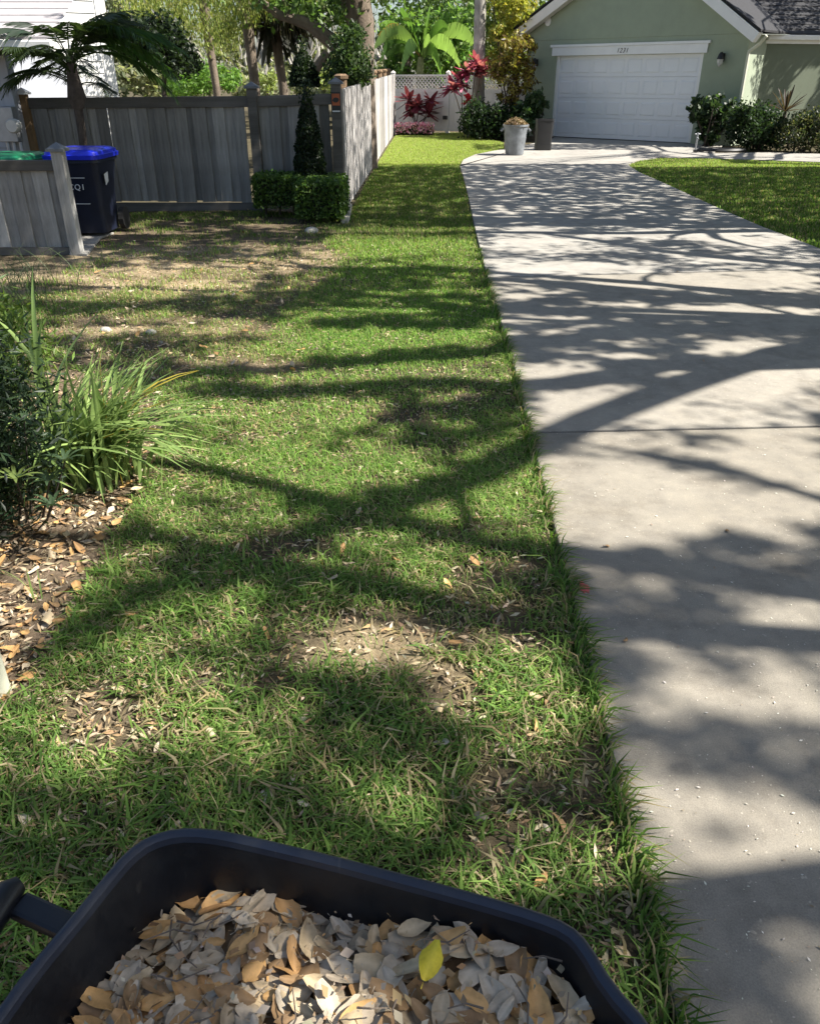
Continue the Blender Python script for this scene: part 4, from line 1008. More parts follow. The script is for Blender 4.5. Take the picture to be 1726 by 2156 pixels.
# litter on the ground
litter = empty('leaf_litter', (-1.2, 2.4, 0), 'brown and tan leaves lying in the bed below the strappy clump', 'leaf litter')
BEDP = poly_px([(0, 1480), (70, 1420), (130, 1310), (215, 1170), (300, 1030), (340, 930), (280, 900), (120, 960), (-40, 1050), (-60, 1400)])
nb_ = 0
bx_ = np.array(BEDP); 
while nb_ < 230:
    x, y = R.uniform(bx_[:, 0].min(), bx_[:, 0].max()), R.uniform(bx_[:, 1].min(), bx_[:, 1].max())
    if not inside(BEDP, np.array([x]), np.array([y]))[0]: continue
    link('leaf', R.choice(LM), litter, (x, y, R.uniform(-.022, .006)), flat_rot(.3), (R.uniform(.5, .9),) * 3, R.choices(DRY, [4, 2, 2, 5, 7, 3, 5, 1])[0]); nb_ += 1
joined_leaves('leaf_layer', [p for p in zip(rng.uniform(-2.4, -.7, 1400), rng.uniform(1.5, 4.4, 1400)) if inside(BEDP, np.array([p[0]]), np.array([p[1]]))[0]], lambda x, y: R.uniform(-.03, -.01), .35, litter, (.35, .8))
lawnl = empty('fallen_leaves', (0, 3, 0), 'single dry leaves dropped here and there on the lawn', 'fallen leaves')
fixed = [(545, 1615), (615, 1640), (360, 1685), (215, 1740), (55, 1725), (1080, 1585), (640, 1690), (1150, 1740), (1300, 1960), (1310, 2000), (1275, 1940), (700, 1215), (960, 1350), (470, 1760), (1140, 1850), (1090, 1900), (755, 1075), (640, 1510), (170, 1380), (330, 1570), (560, 1330), (1000, 1180), (250, 1450), (930, 1560), (1180, 1730), (1010, 1720)]
for q in fixed + [(R.uniform(60, 1180), R.uniform(1100, 1800)) for _ in range(26)] + [(R.uniform(120, 700), R.uniform(480, 780)) for _ in range(90)]:
    p = P(*q)
    if inside(LAWN_L, p[:1], p[1:2])[0]:
        link('leaf', R.choice(LM), lawnl, (p[0], p[1], -.004), flat_rot(.4), (R.uniform(.42, .75) if p[1] < 4 else R.uniform(.6, .9),) * 3, R.choice(DRY))
for q in ((1275, 1152), (1315, 1350), (1425, 573), (1090, 583), (1480, 762), (1530, 1120)):
    p = P(*q); link('leaf', R.choice(LM), lawnl, (p[0], p[1], .008), flat_rot(.15), (.45,) * 3, DRY[4])

# ================================================================== PLANT BUILDERS
def pts_px(ells, Y, dy, n):
    """points filling ellipses seen at distance Y, spread dy in depth, gathered in clumps"""
    out = []; tot = sum(e_[2] * e_[3] for e_ in ells)
    for cx, cy, rx, ry in ells:
        m_ = max(20, int(n * rx * ry / tot)); nc = max(6, m_ // 28)
        u = rng.normal(size=(nc, 3)); u = unit(u) * rng.uniform(.15, 1, (nc, 1)) ** .5
        c = np.array(at(cx, cy, Y)); ex = np.array(at(cx + rx, cy, Y)) - c; ez = np.array(at(cx, cy - ry, Y)) - c
        cl = c + u[:, :1] * ex + u[:, 1:2] * ez + u[:, 2:] * np.array([0, dy, 0])
        k = rng.integers(0, nc, m_); sp = .16 * max(np.linalg.norm(ex), np.linalg.norm(ez))
        out.append(cl[k] + rng.normal(size=(m_, 3)) * sp)
    return np.concatenate(out)
def trunk_px(name, seq, Y, mat, parent, n=10, flare=True):
    """seq of (px, py, width px)"""
    k = (Y * CT + EYE * ST) / FPX
    P_ = [at(x, y, Y) for x, y, w in seq]; r = [w * k / 2 for x, y, w in seq]
    if flare and P_[0][2] > .1: P_ = [np.array([P_[0][0], P_[0][1], -.1])] + P_; r = [r[0] * 1.15] + r
    m = MB(); m.tube(P_, r, n); return m.build(name, mat, parent, True)
def strip_leaf(p0, p1, sag, w, mat_, name, parent, n=8, fold=.12, slit=0, side_=None, col=None, tipw=.0):
    p0 = np.array(p0); p1 = np.array(p1); d = p1 - p0; L = np.linalg.norm(d)
    s_ = np.cross(d, [0, 0, 1]) if side_ is None else np.array(side_, float); s_ = s_ / max(np.linalg.norm(s_), 1e-6)
    V = []; F = []
    for i in range(n + 1):
        t = i / n; c = p0 + d * t + np.array([0, 0, sag * 4 * t * (1 - t)])
        ww = w * .5 * (math.sin(math.pi * (t * .92 + .05)) ** .6) + tipw
        up = np.array([0, 0, fold * ww])
        V += [tuple(c - s_ * ww + up), tuple(c), tuple(c + s_ * ww + up)]
    for i in range(n):
        a = 3 * i
        for q in (0, 1):
            if slit and R.random() < slit:
                b = len(V); m_ = [V[a + q], V[a + q + 1], V[a + 3 + q + 1], V[a + 3 + q]]
                e_ = 2 if q else 0
                mid = tuple((np.array(V[a + 3 + e_]) * .75 + np.array(V[a + e_]) * .25)); V.append(mid)
                F.append((a + 1, b, a + e_) if q == 0 else (a + 1, a + e_, b)); F.append((a + 1, a + 4, b) if q == 0 else (a + 1, b, a + 4))
            else: F.append((a + q, a + q + 1, a + 4 + q, a + 3 + q))
    w_ = wloc(parent) if parent else Vector()
    me = bpy.data.meshes.new(name); me.from_pydata([tuple(Vector(v) - w_) for v in V], [], F); me.update()
    me.polygons.foreach_set('use_smooth', [True] * len(me.polygons))
    ca = me.color_attributes.new('col', 'FLOAT_COLOR', 'POINT')
    c_ = np.ones((len(V), 4), np.float32); c_[:, :3] = np.array(col) * np.random.default_rng(len(bpy.data.meshes)).uniform(.8, 1.2, (len(V), 1)); ca.data.foreach_set('color', c_.ravel())
    me.materials.append(mat_); o = bpy.data.objects.new(name, me); COL.objects.link(o); o.parent = parent; return o
def frond(base, az, el, L, droop, nl, ll, col, parent, bare_=.3, name='frond', wid=.02):
    """feather palm frond: arching rachis with two rows of leaflets"""
    h = np.array([math.sin(az), math.cos(az), 0]); V = []; ctr_ = []
    for i in range(13):
        t = i / 12; e_ = el - droop * t * t * .6
        ctr_.append(np.array(base) + h * L * t * math.cos(el - droop * t * .5) + np.array([0, 0, L * t * math.sin(el - droop * t * .5)]))
    ctr_ = np.array(ctr_); tt = np.linspace(bare_, 1, nl)
    p = np.stack([np.interp(tt * 12, np.arange(13), ctr_[:, j]) for j in range(3)], 1)
    tan = unit(np.gradient(p, axis=0)); sd = unit(np.cross(tan, [0, 0, 1.0]))
    vs = []
    for s_ in (-1, 1):
        ln_ = ll * np.sin(np.pi * (.15 + .8 * (tt - bare_) / (1 - bare_)))[:, None] * rng.uniform(.8, 1.1, (nl, 1))
        d = unit(tan * .75 + s_ * sd + np.array([0, 0, -.25]) + rng.normal(0, .12, (nl, 3)))
        tip = p + d * ln_ + np.array([0, 0, -1]) * ln_ ** 2 * .6; n_ = unit(np.cross(d, sd)); w_ = tan * wid * .5
        vs.append(np.stack([p - w_, p + w_, p + d * ln_ * .5 + w_ * .8, tip], 1))
    V = np.concatenate(vs)
    r = []; 
    for i in range(12):
        a, b = ctr_[i], ctr_[i + 1]; q = np.array([0, 0, .009 * (1 - i / 13) + .002]); s_ = np.cross(b - a, [0, 0, 1]); s_ = s_ / (np.linalg.norm(s_) + 1e-9) * q[2]
        r.append(np.stack([a - s_, a + s_, b + s_, b - s_])); r.append(np.stack([a - q, a + q, b + q, b - q]))
    V = np.concatenate([V, np.array(r)])
    return bulk(name, V, 4, [(0, 1, 2, 3)], pal(len(V), [col], .25), M['leaf'], parent)

# ================================================================== PLANTS IN FRONT OF AND BY THE FENCE
PY_ = 11.35; pb = at(155, 182, PY_)
palm = empty('pygmy_palm', (pb[0], PY_, 0), 'small feathery palm with a thin dark trunk in front of the grey fence', 'palm')
m = MB(); m.tube([(pb[0] - .03, PY_, -.05), (pb[0] - .05, PY_, .4), (pb[0], PY_, .95), (pb[0] + .02, PY_, pb[2] - .12)], [.07, .055, .05, .055], 10); m.build('trunk', M['darkbark'], palm, True)
m = MB(); m.tube([(pb[0] + .02, PY_, pb[2] - .25), (pb[0] + .02, PY_, pb[2] - .12), (pb[0] + .02, PY_, pb[2] + .02), (pb[0] + .02, PY_, pb[2] + .35)], [.07, .115, .09, .04], 12); m.build('crown_shaft', M['darkbark'], palm, True)
for i in range(34):
    az = i * 2.399 + .3; el = math.radians(25 + 55 * ((i * .618) % 1)); L = R.uniform(.75, 1.15)
    frond((pb[0] + .02, PY_, pb[2] + R.uniform(-.02, .3)), az, el, L, math.radians(R.uniform(50, 110)), 26, .26, (.035, .055, .02), palm, .35)
for az, el, L, dr, c in ((1.25, 62, 1.5, 120, (.04, .09, .02)), (1.7, 52, 1.45, 125, (.05, .1, .02)), (1.45, 35, 1.35, 110, (.05, .095, .02)), (1.0, 45, 1.4, 115, (.045, .1, .025)), (1.9, 70, 1.35, 135, (.04, .08, .02)), (-1.5, 55, 1.2, 110, (.03, .045, .03)), (-1.2, 70, 1.25, 110, (.03, .045, .03)), (-1.9, 62, 1.15, 100, (.03, .05, .03))):
    frond((pb[0] + .02, PY_, pb[2] + .25), az, math.radians(el), L, math.radians(dr), 46, .34, c, palm, .3)
def cone(name, pxl, pxr, pyb, pyt, Y, label, dens=7000, zb=None):
    b = at((pxl + pxr) / 2, pyb, Y); rad = (at(pxr, pyb, Y)[0] - at(pxl, pyb, Y)[0]) / 2
    z0 = b[2] if zb is None else zb; z1 = at((pxl + pxr) / 2, pyt, Y)[2]; H = z1 - z0
    o = empty(name, (b[0], Y, 0), label, 'topiary', 'clipped cone shrubs by the gate fence')
    m = MB(); m.tube([(b[0], Y, -.1), (b[0], Y, z0 + .2)], .03, 7); m.build('trunk', M['darkbark'], o)
    def prof(t): return rad * np.minimum(1, (1 - t) ** .5 * 1.12) * (.95 + .05 * np.sin(t * 40))
    m = MB(); m.loft([[(b[0] + prof(t) * .82 * math.cos(2 * math.pi * i / 16), Y + prof(t) * .82 * math.sin(2 * math.pi * i / 16), z0 + H * t) for i in range(16)] for t in (0, .2, .4, .6, .8, .93)])
    m.build('inner_twigs', M['inner'], o, True)
    t = 1 - np.sqrt(rng.uniform(0, 1, dens)); a = rng.uniform(0, 2 * math.pi, dens); r = prof(t) * rng.uniform(.82, 1.06, dens)
    p = np.stack([b[0] + r * np.cos(a), Y + r * np.sin(a), z0 + H * t], 1)
    p = np.concatenate([p, np.array([b[0], Y, z1]) + rng.normal(size=(200, 3)) * [.05, .05, .07]])
    foliage('crown', p, .045, [(.02, .036, .016), (.03, .05, .02), (.016, .03, .016)], o, .55); return o
M['inner'] = simple('inner_twigs', (.018, .022, .012), .95, .3, 20)
cone('cone_topiary', 618, 690, 372, 197, 11.5, 'dark clipped cone shrub standing in front of the grey fence', 8000, .2)
cone('cone_topiary', 610, 674, 182, 104, 15.5, 'dark pointed shrub rising behind the grey fence', 5000)
hedge = empty('box_hedge', (-1.4, 11.1, 0), 'low clipped hedge in an L shape at the fence corner', 'hedge')
def hedge_block(x0, x1, y0, y1, z0, z1, n, cols, name='foliage', parent=None):
    m = MB(); i_ = .035; m.loft([rrect(x1 - x0 - 2 * i_, y1 - y0 - 2 * i_, .06, z, 4, (x0 + x1) / 2, (y0 + y1) / 2) for z in (z0 + .03, z1 - i_)]); m.build('inner_twigs', M['inner'], parent)
    A_ = [(x1 - x0) * (y1 - y0), (x1 - x0) * (z1 - z0), (y1 - y0) * (z1 - z0)]; ps = []
    for fidx, ar in (('t', A_[0]), ('f', A_[1]), ('b', A_[1]), ('l', A_[2]), ('r', A_[2])):
        k = int(n * ar / (A_[0] + 2 * A_[1] + 2 * A_[2])); u = rng.uniform(0, 1, (k, 3)); q = np.array([x0, y0, z0]) + u * np.array([x1 - x0, y1 - y0, z1 - z0])
        j = rng.normal(0, .018, k)
        if fidx == 't': q[:, 2] = z1 + j
        if fidx == 'f': q[:, 1] = y0 + j
        if fidx == 'b': q[:, 1] = y1 + j
        if fidx == 'l': q[:, 0] = x0 + j
        if fidx == 'r': q[:, 0] = x1 + j
        ps.append(q)
    return foliage(name, np.concatenate(ps), .045, cols, parent, .6)
HG = [(.07, .13, .03), (.095, .17, .04), (.05, .095, .025), (.12, .19, .045)]
hx0, hx1, hx2 = P(556, 441)[0], P(640, 455)[0] - .02, P(724, 460)[0]
hedge_block(hx0, hx1, 11.2, 11.75, .10, at(600, 372, 11.3)[2], 5200, HG, 'foliage', hedge)
hedge_block(hx1, hx2, 10.72, 11.72, .04, at(690, 385, 10.8)[2], 9000, HG, 'foliage', hedge)
m = MB()
for x in np.linspace(hx0 + .1, hx2 - .15, 6): m.tube([(x, 11.4, -.05), (x + .02, 11.42, .2)], .016, 6)
m.build('stems', M['darkbark'], hedge)['kind'] = 'stuff'
for i, (px, py) in enumerate(((728, 462), (731, 449), (733, 438))):
    p = P(px, py); m = MB(); m.box(p[0] - .05, p[0] + .05, p[1] - .17, p[1] + .13, -.06, .045)
    tag(m.build('edging_stone', M['stone'], bevel=.01), ('nearest', 'middle', 'farthest')[i] + ' of the grey edging stones between the clipped hedge and fence', 'edging stone', 'edging stones at the fence corner')
def rock(px, py, r, name, label, grp, mat='stone'):
    p = P(px, py); m = MB()
    L = []
    for t in (-.3, .1, .5, .8, .97):
        rr = r * math.sqrt(max(.02, 1 - t * t)); L.append([(p[0] + rr * 1.3 * math.cos(a) * R.uniform(.85, 1.15), p[1] + rr * math.sin(a) * R.uniform(.85, 1.15), -.02 + r * .8 * t) for a in [2 * math.pi * i / 9 for i in range(9)]])
    m.loft(L); tag(m.build(name, M[mat], smooth=True), label, 'stone', grp)
rock(656, 484, .07, 'garden_stone', 'small pale stone on the bare ground before the clipped hedge', 'loose stones in the left yard')
rock(222, 690, .034, 'garden_stone', 'flat grey stone on the lawn behind the strappy clump', 'loose stones in the left yard')
rock(318, 694, .03, 'garden_stone', 'tan stone on the sparse lawn right of the flat grey stone', 'loose stones in the left yard')

# strappy clump, shrubs and tuft in the left bed
BL = []
for k in range(8):
    V = []; F = []; n = 8; cv = [.15, .35, .55, .8, 1.05, 1.3, .45, .7][k]
    for i in range(n + 1):
        t = i / n; a = cv * t; w = .0075 * (1 - t ** 3) + .0008
        x = math.sin(a) * t; z = t * math.cos(a * .8) * (1 - .12 * a * t)
        V += [(x, -w, z), (x + .002, 0, z - .003), (x, w, z)]
    for i in range(n):
        a = 3 * i; F += [(a, a + 1, a + 4, a + 3), (a + 1, a + 2, a + 5, a + 4)]
    me = bpy.data.meshes.new('blade_leaf'); me.from_pydata(V, [], F); me.update(); me.polygons.foreach_set('use_smooth', [True] * len(me.polygons)); me.materials.append(M['leaf']); BL.append(me)
def plantmat(name, c, tr=.3):
    m, n, l, b = _mat(name); oi = n.new('ShaderNodeObjectInfo')
    k = _mix(n, l, 'MULTIPLY', 1.0, c, _ramp(n, l, oi.outputs['Random'], [(0, (.6, .65, .6)), (1, (1.25, 1.2, 1.15))]))
    l.new(k, b.inputs['Base Color']); b.inputs['Roughness'].default_value = .4; b.inputs['Specular IOR Level'].default_value = .4
    t = n.new('ShaderNodeBsdfTranslucent'); l.new(k, t.inputs[0]); mx = n.new('ShaderNodeMixShader'); mx.inputs[0].default_value = tr
    l.new(b.outputs[0], mx.inputs[1]); l.new(t.outputs[0], mx.inputs[2]); l.new(mx.outputs[0], n['Material Output'].inputs[0]); return m
M['strap'] = plantmat('strap_leaf', (.26, .37, .12)); M['strapy'] = plantmat('strap_leaf_yellow', (.45, .36, .06)); M['tuft'] = plantmat('tuft_leaf', (.10, .15, .06))
def clump(name, x, y, n, L0, L1, sx, lean_to, label, cat, mats, sp=.07, wide=1., grp=None):
    o = empty(name, (x, y, 0), label, cat, grp)
    for i in range(n):
        az = R.gauss(lean_to, .85) if lean_to is not None else R.uniform(0, 6.28); L = R.uniform(L0, L1)
        link('blade_leaf', R.choice(BL), o, (x + R.gauss(0, sp) * sx, y + R.gauss(0, sp), -.025), (R.gauss(0, .12), R.gauss(.05, .14), az), (L, L * wide * R.uniform(.8, 1.3), L), R.choices(mats, [40, 1] if len(mats) > 1 else [1])[0])
    return o
q = P(175, 1000)
clump('strappy_clump', q[0], q[1], 330, .32, .70, 1.3, .05, 'arching clump of strappy green leaves in the left bed', 'plant', [M['strap'], M['strapy']], .085, 2.0)
q = P(112, 985)
clump('iris_clump', q[0] - .02, q[1] + .1, 12, .5, .95, .5, None, 'upright stiff blades at the left of the arching clump', 'plant', [M['strap']], .03, 2.0)
for (px, py), nm in (((55, 600), 'larger soft grass tuft below the low board screen'), ((-10, 640), 'grass tuft at the left edge beside the low screen tuft')):
    q = P(px, py); clump('grass_tuft', q[0], q[1], 130, .2, .45, 2.2, None, nm, 'grass tuft', [M['tuft']], .10, .7, 'ornamental grass tufts by the low screen')
q = P(215, 1400); clump('grass_sprig', P(80, 1250)[0], P(80, 1250)[1], 5, .1, .22, .5, None, 'small green sprig among the dry leaves in the bed', 'plant', [M['strap']], .015, 2.2)
def shrub(name, c, rad, zb, n, size, cols, label, cat='shrub', aspect=.5, nst=5, clumps=50, grp=None, stem='darkbark', d=None, spread=.3):
    o = empty(name, (c[0], c[1], 0), label, cat, grp)
    p, k = crown_pts(c, rad, clumps, max(1, n // clumps), spread * min(rad), .35)
    p = p[p[:, 2] > zb]
    foliage('foliage', p, size, cols, o, aspect, .3, d(len(p)) if d else None)
    m = MB()
    for i in range(nst):
        t = k[i % len(k)]; m.tube(limb_path((c[0] + R.gauss(0, .08 * rad[0]), c[1] + R.gauss(0, .08 * rad[1]), -.1), (t[0], t[1], max(t[2], zb + .2)), 0, 4, .05), [.018 * (1 + rad[0]), .014 * (1 + rad[0]), .011, .009, .006], 6)
    s_ = m.build('stems', M[stem], o, True); s_['kind'] = 'stuff'
    return o
DG = [(.02, .04, .018), (.03, .055, .022), (.045, .08, .03), (.016, .03, .016)]
shrub('podocarpus_shrub', (-1.78, 2.80, .38), (.29, .40, .44), .03, 17000, .045, [(.014, .03, .014), (.022, .042, .018), (.035, .06, .025), (.012, .022, .012)], 'dense dark narrow-leaved shrub at the left edge of the bed', 'shrub', .22, 6, 130)
shrub('podocarpus_shrub', (-2.38, 4.4, .26), (.30, .35, .24), .03, 3000, .07, [(.11, .17, .035), (.14, .2, .045), (.07, .12, .03)], 'yellow green shrub catching sun at the left edge', 'shrub', .2, 5, 40)
def whorl(x, y, z, n, L, col, parent):
    for i in range(n):
        a = 2 * math.pi * i / n + R.uniform(-.15, .15); el = R.uniform(.15, .45)
        strip_leaf((x, y, z), (x + L * math.cos(a), y + L * math.sin(a) * .9, z + L * math.sin(el)), .012, .014, M['leaf'], 'leaf', parent, 5, .2, 0, None, col)
wq = P(35, 1010, .30)
wh_ = empty('whorled_sprig', (wq[0], wq[1], 0), 'pale green star-shaped leaf whorls in front of the dark shrub', 'plant')
whorl(wq[0], wq[1], .30, 10, .10, (.17, .23, .07), wh_)
for dx, dy, z, L in ((.09, .06, .26, .08), (-.05, .1, .40, .09), (.12, .16, .30, .08), (.12, -.02, .2, .08), (.02, .12, .48, .09)): whorl(wq[0] + dx, wq[1] + dy, z, 9, L, (.06, .1, .05), wh_)
m = MB()
for dx, dy, z in ((0, 0, .30), (.09, .06, .26), (-.05, .1, .40), (.12, .16, .30), (.12, -.02, .2), (.02, .12, .48)): m.tube([(wq[0] + dx * .6 - .16, wq[1] + .3, -.05), (wq[0] + dx, wq[1] + dy, z)], [.006, .003], 5)
m.build('stems', M['darkbark'], wh_)['kind'] = 'stuff'
q = P(8, 1478); m = MB(); m.loft([rrect(.10, .10, .025, z, 4, q[0] - .068, q[1] + .05) for z in (-.06, .9, 1.2)])
tag(m.build('cream_post', M['cream'], smooth=True), 'cream painted post cut by the left edge of the picture', 'post')

# ================================================================== TREES BEHIND THE FENCE
YG = [(.20, .25, .06), (.26, .29, .08), (.15, .2, .05), (.3, .31, .11)]
GG = [(.08, .14, .035), (.11, .18, .045), (.06, .1, .03), (.14, .21, .06)]
LG = [(.15, .27, .06), (.2, .33, .08), (.11, .21, .05)]
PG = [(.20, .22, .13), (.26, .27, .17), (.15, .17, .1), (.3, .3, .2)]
def tree(name, label, Y, trunk, mat, crowns, n, size, cols, cat='tree', dy=1.5, aspect=.5, limbs=(), grp=None, droop=False, d=None):
    x0 = at(trunk[0][0], trunk[0][1], Y)[0]
    o = empty(name, (x0, Y, 0), label, cat, grp)
    trunk_px('trunk', trunk, Y, mat, o)
    for L in limbs:
        trunk_px('limb', L, Y, mat, o, 8, False)
    if crowns:
        p = pts_px(crowns, Y, dy, n); p = p[p[:, 2] > .2]
        if droop:                                      # hanging strands
            k = len(p); dd = unit(np.stack([rng.normal(0, .25, k), rng.normal(0, .25, k), -np.ones(k)], 1))
            foliage('crown', p, size, cols, o, aspect, .3, dd)
        else: foliage('crown', p, size, cols, o, aspect, .3)
    return o
TG = 'tall trees behind the fence'
tree('cypress_tree', 'slender moss-hung tree left of the other trunks behind the fence', 22, [(456, 186, 15), (447, 130, 16), (437, 70, 18), (427, -20, 20), (420, -120, 20)], M['bark'],
     [(420, 25, 60, 70), (350, 25, 66, 50), (465, 70, 36, 60), (420, -70, 130, 60), (290, 20, 60, 40)], 9000, .085, YG, droop=True, aspect=.42, grp=TG)
tree('cypress_tree', 'thicker bark-mottled tree just left of the cabbage palm behind the fence', 19, [(536, 172, 20), (529, 110, 20), (521, 50, 22), (513, -20, 26), (508, -120, 26)], M['bark'],
     [(505, 20, 50, 52), (545, 5, 40, 36), (485, 60, 20, 60), (520, -70, 110, 60)], 7000, .075, YG, droop=True, aspect=.42, grp=TG)
cpb = at(588, 180, 20.5)
cpalm = empty('cabbage_palm', (cpb[0], 20.5, 0), 'cabbage palm with a shaggy dark skirt behind the middle of the fence', 'palm', TG)
trunk_px('trunk', [(596, 180, 18), (588, 130, 19), (582, 80, 20), (581, 45, 24), (580, 0, 28)], 20.5, M['bark'], cpalm)
cp_ = at(585, 8, 20.5)
for i in range(60):
    a = i * 2.399; el = R.uniform(-1.2, .3); L = R.uniform(.7, 1.15); c = (.022, .024, .014) if el < -.2 else (.04, .06, .025)
    h = np.array([math.sin(a) * math.cos(el), math.cos(a) * math.cos(el), math.sin(el)])
    strip_leaf(cp_ + h * .1, cp_ + h * L + np.array([0, 0, -.25]), .12, .26, M['leaf'], 'frond', cpalm, 5, .3, .6, None, c)
sk = []; n = 900
a = rng.uniform(0, 2 * math.pi, n); r = rng.uniform(.25, 1.0, n); z = cp_[2] - .05 - rng.uniform(0, .65, n) * (1.15 - r * .5)
foliage('dead_skirt', np.stack([cp_[0] + r * np.cos(a), cp_[1] + r * np.sin(a), z], 1), .32, [(.03, .028, .018), (.05, .045, .03), (.018, .018, .012)], cpalm, .12, .3, unit(np.stack([rng.normal(0, .2, n), rng.normal(0, .2, n), -np.ones(n)], 1)))
tree('leaning_oak', 'big oak with a long leaning limb crossing behind the fence', 18, [(764, 190, 50), (762, 110, 50), (760, 50, 54), (748, 0, 60), (735, -90, 66)], M['bark'],
     [(690, 20, 60, 36), (640, -50, 160, 50), (800, -60, 120, 50), (620, 10, 40, 24), (740, 70, 30, 26)], 4200, .14, GG, 'oak tree', 2.2,
     limbs=([(752, 132, 30), (705, 92, 30), (655, 53, 24), (616, 38, 20), (591, 33, 16), (548, 4, 14), (510, -30, 10)], [(690, 110, 16), (668, 140, 18), (655, 175, 20)], [(616, 38, 8), (600, 8, 6), (580, -30, 5)]), grp=TG)
tree('holly_tree', 'dark glossy bushy tree behind the end of the side fence', 15.5, [(748, 175, 10), (745, 120, 9)], M['darkbark'], [(738, 118, 40, 55), (725, 155, 46, 30), (745, 75, 22, 26), (760, 150, 30, 30)], 5200, .075, [(.03, .055, .02), (.045, .08, .026), (.07, .115, .035)], 'tree', .6)
tree('evergreen_tree', 'dense almost black evergreen right of the pygmy palm behind the fence', 17, [(345, 188, 10), (350, 120, 9)], M['darkbark'], [(352, 105, 52, 46), (300, 95, 50, 40), (385, 135, 36, 30), (330, 70, 60, 30), (268, 75, 40, 40)], 8500, .10, [(.012, .022, .012), (.02, .035, .016), (.03, .05, .02)], 'tree', .9)
tree('light_shrub', 'bright lime green bushy shrub seen low behind the fence boards', 24, [(440, 186, 5), (440, 150, 4)], M['bark'], [(425, 160, 44, 32), (480, 165, 26, 26), (400, 178, 60, 20), (370, 180, 40, 14)], 4200, .11, LG, 'shrub', .9)
tree('light_shrub', 'small yellow green shrub between the two middle trunks behind the fence', 26, [(562, 180, 4), (562, 160, 4)], M['bark'], [(562, 170, 26, 18), (690, 168, 34, 20)], 1500, .12, [(.24, .29, .1), (.3, .34, .14)], 'shrub', .8)
m = MB()
for i in range(130):                                    # fine bare twigs and small trunks of the wood beyond
    px = R.uniform(230, 820); Y = R.uniform(32, 48); b = at(px, R.uniform(120, 180), Y); b[2] = max(b[2], .5)
    m.tube(limb_path(b, at(px + R.uniform(-60, 60), R.uniform(-20, 70), Y), 0, 5, .10), [.06, .045, .03, .022, .015, .01] if i % 9 else [.16, .14, .11, .08, .06, .04], 5)
tw = m.build('bare_twigs', M['palebark']); tag(tw, 'tangle of bare grey twigs in the wood beyond the yards', 'twigs', kind='stuff')
fw = []
for i in range(46):
    px = R.uniform(200, 830); Y = R.uniform(36, 56); fw.append(pts_px([(px, R.uniform(90, 175), R.uniform(26, 60), R.uniform(20, 50))], Y, 2.5, 380))
fw.append(pts_px([(R.uniform(220, 820), R.uniform(-30, 60), 40, 24) for _ in range(16)], 46, 3, 2600))
fw += [pts_px([(R.uniform(200, 840), R.uniform(160, 190), 50, 18)], R.uniform(30, 40), 1.5, 420) for _ in range(26)]
fp = np.concatenate(fw); fp = fp[fp[:, 2] > .0]
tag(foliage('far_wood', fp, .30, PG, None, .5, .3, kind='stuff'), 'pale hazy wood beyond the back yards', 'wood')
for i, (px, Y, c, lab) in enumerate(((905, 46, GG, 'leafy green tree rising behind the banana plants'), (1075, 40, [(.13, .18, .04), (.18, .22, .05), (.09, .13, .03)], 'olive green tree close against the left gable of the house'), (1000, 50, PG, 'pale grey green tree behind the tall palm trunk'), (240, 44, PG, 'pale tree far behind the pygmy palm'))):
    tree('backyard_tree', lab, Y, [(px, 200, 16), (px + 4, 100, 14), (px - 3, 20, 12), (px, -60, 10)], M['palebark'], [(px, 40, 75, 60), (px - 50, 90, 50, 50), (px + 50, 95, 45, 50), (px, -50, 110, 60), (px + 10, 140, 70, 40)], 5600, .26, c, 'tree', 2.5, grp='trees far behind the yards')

# ================================================================== BANANAS, TI PLANTS AND PALM BY THE GARAGE
YB = 33.0
ban = empty('banana_plant', (at(885, 150, YB)[0], YB, 0), 'banana plant with big torn green leaves behind the cream gate', 'banana plant')
trunk_px('stem', [(886, 182, 20), (884, 150, 16), (886, 120, 12)], YB, simple('banana_stem', (.16, .17, .07), .7, .35, 8), ban)
trunk_px('stem', [(862, 182, 16), (858, 140, 13), (860, 105, 9)], YB + .8, M['bark'], ban)
BC = [(.09, .17, .04), (.14, .24, .07), (.06, .12, .03), (.2, .3, .1), (.04, .08, .025)]
for i, (x0, y0, x1, y1, sag, w, c, dyy) in enumerate(((886, 118, 788, 102, .55, .8, 3, -.8), (884, 116, 800, 58, .25, .8, 1, .5), (886, 118, 842, 22, .15, .75, 0, .3), (888, 118, 905, 12, .05, .75, 1, .2), (889, 118, 962, 26, .2, .85, 2, .5),
        (889, 120, 998, 92, .5, .9, 3, -.5), (888, 122, 968, 140, .55, .8, 3, -1.2), (886, 120, 845, 150, .5, .7, 4, -.9), (889, 116, 942, 62, .3, .8, 0, -.4), (885, 118, 868, 40, .1, .7, 4, .7), (860, 104, 800, 132, .5, .7, 2, -.5), (860, 102, 830, 60, .2, .6, 4, .4),
        (892, 122, 932, 172, .5, .7, 1, -.9), (886, 119, 815, 80, .35, .7, 4, .2), (889, 118, 985, 60, .35, .8, 1, .6), (862, 104, 900, 70, .2, .6, 2, .9), (886, 118, 905, 85, .1, .75, 3, -1.0), (880, 130, 812, 120, .25, .5, 2, -.4))):
    strip_leaf(at(x0, y0, YB), at(x1, y1, YB + dyy), sag, w * .72, M['leaf'], 'leaf', ban, 16, .3, .6, (.35 * (-1 if x1 < x0 else 1) * (1 if i % 2 else .3), -.6, .8), BC[c])
strip_leaf(at(884, 118, YB), at(796, 78, YB + .3), .4, .5, M['leaf'], 'leaf', ban, 10, .3, .6, (.1, -.5, .8), (.34, .22, .08))
tp = P(1007, 286)
tpalm = empty('tall_palm', (tp[0], tp[1], 0), 'tall palm with a straight grey trunk rising from the bed by the garage', 'palm')
YT = tp[1]; m = MB()
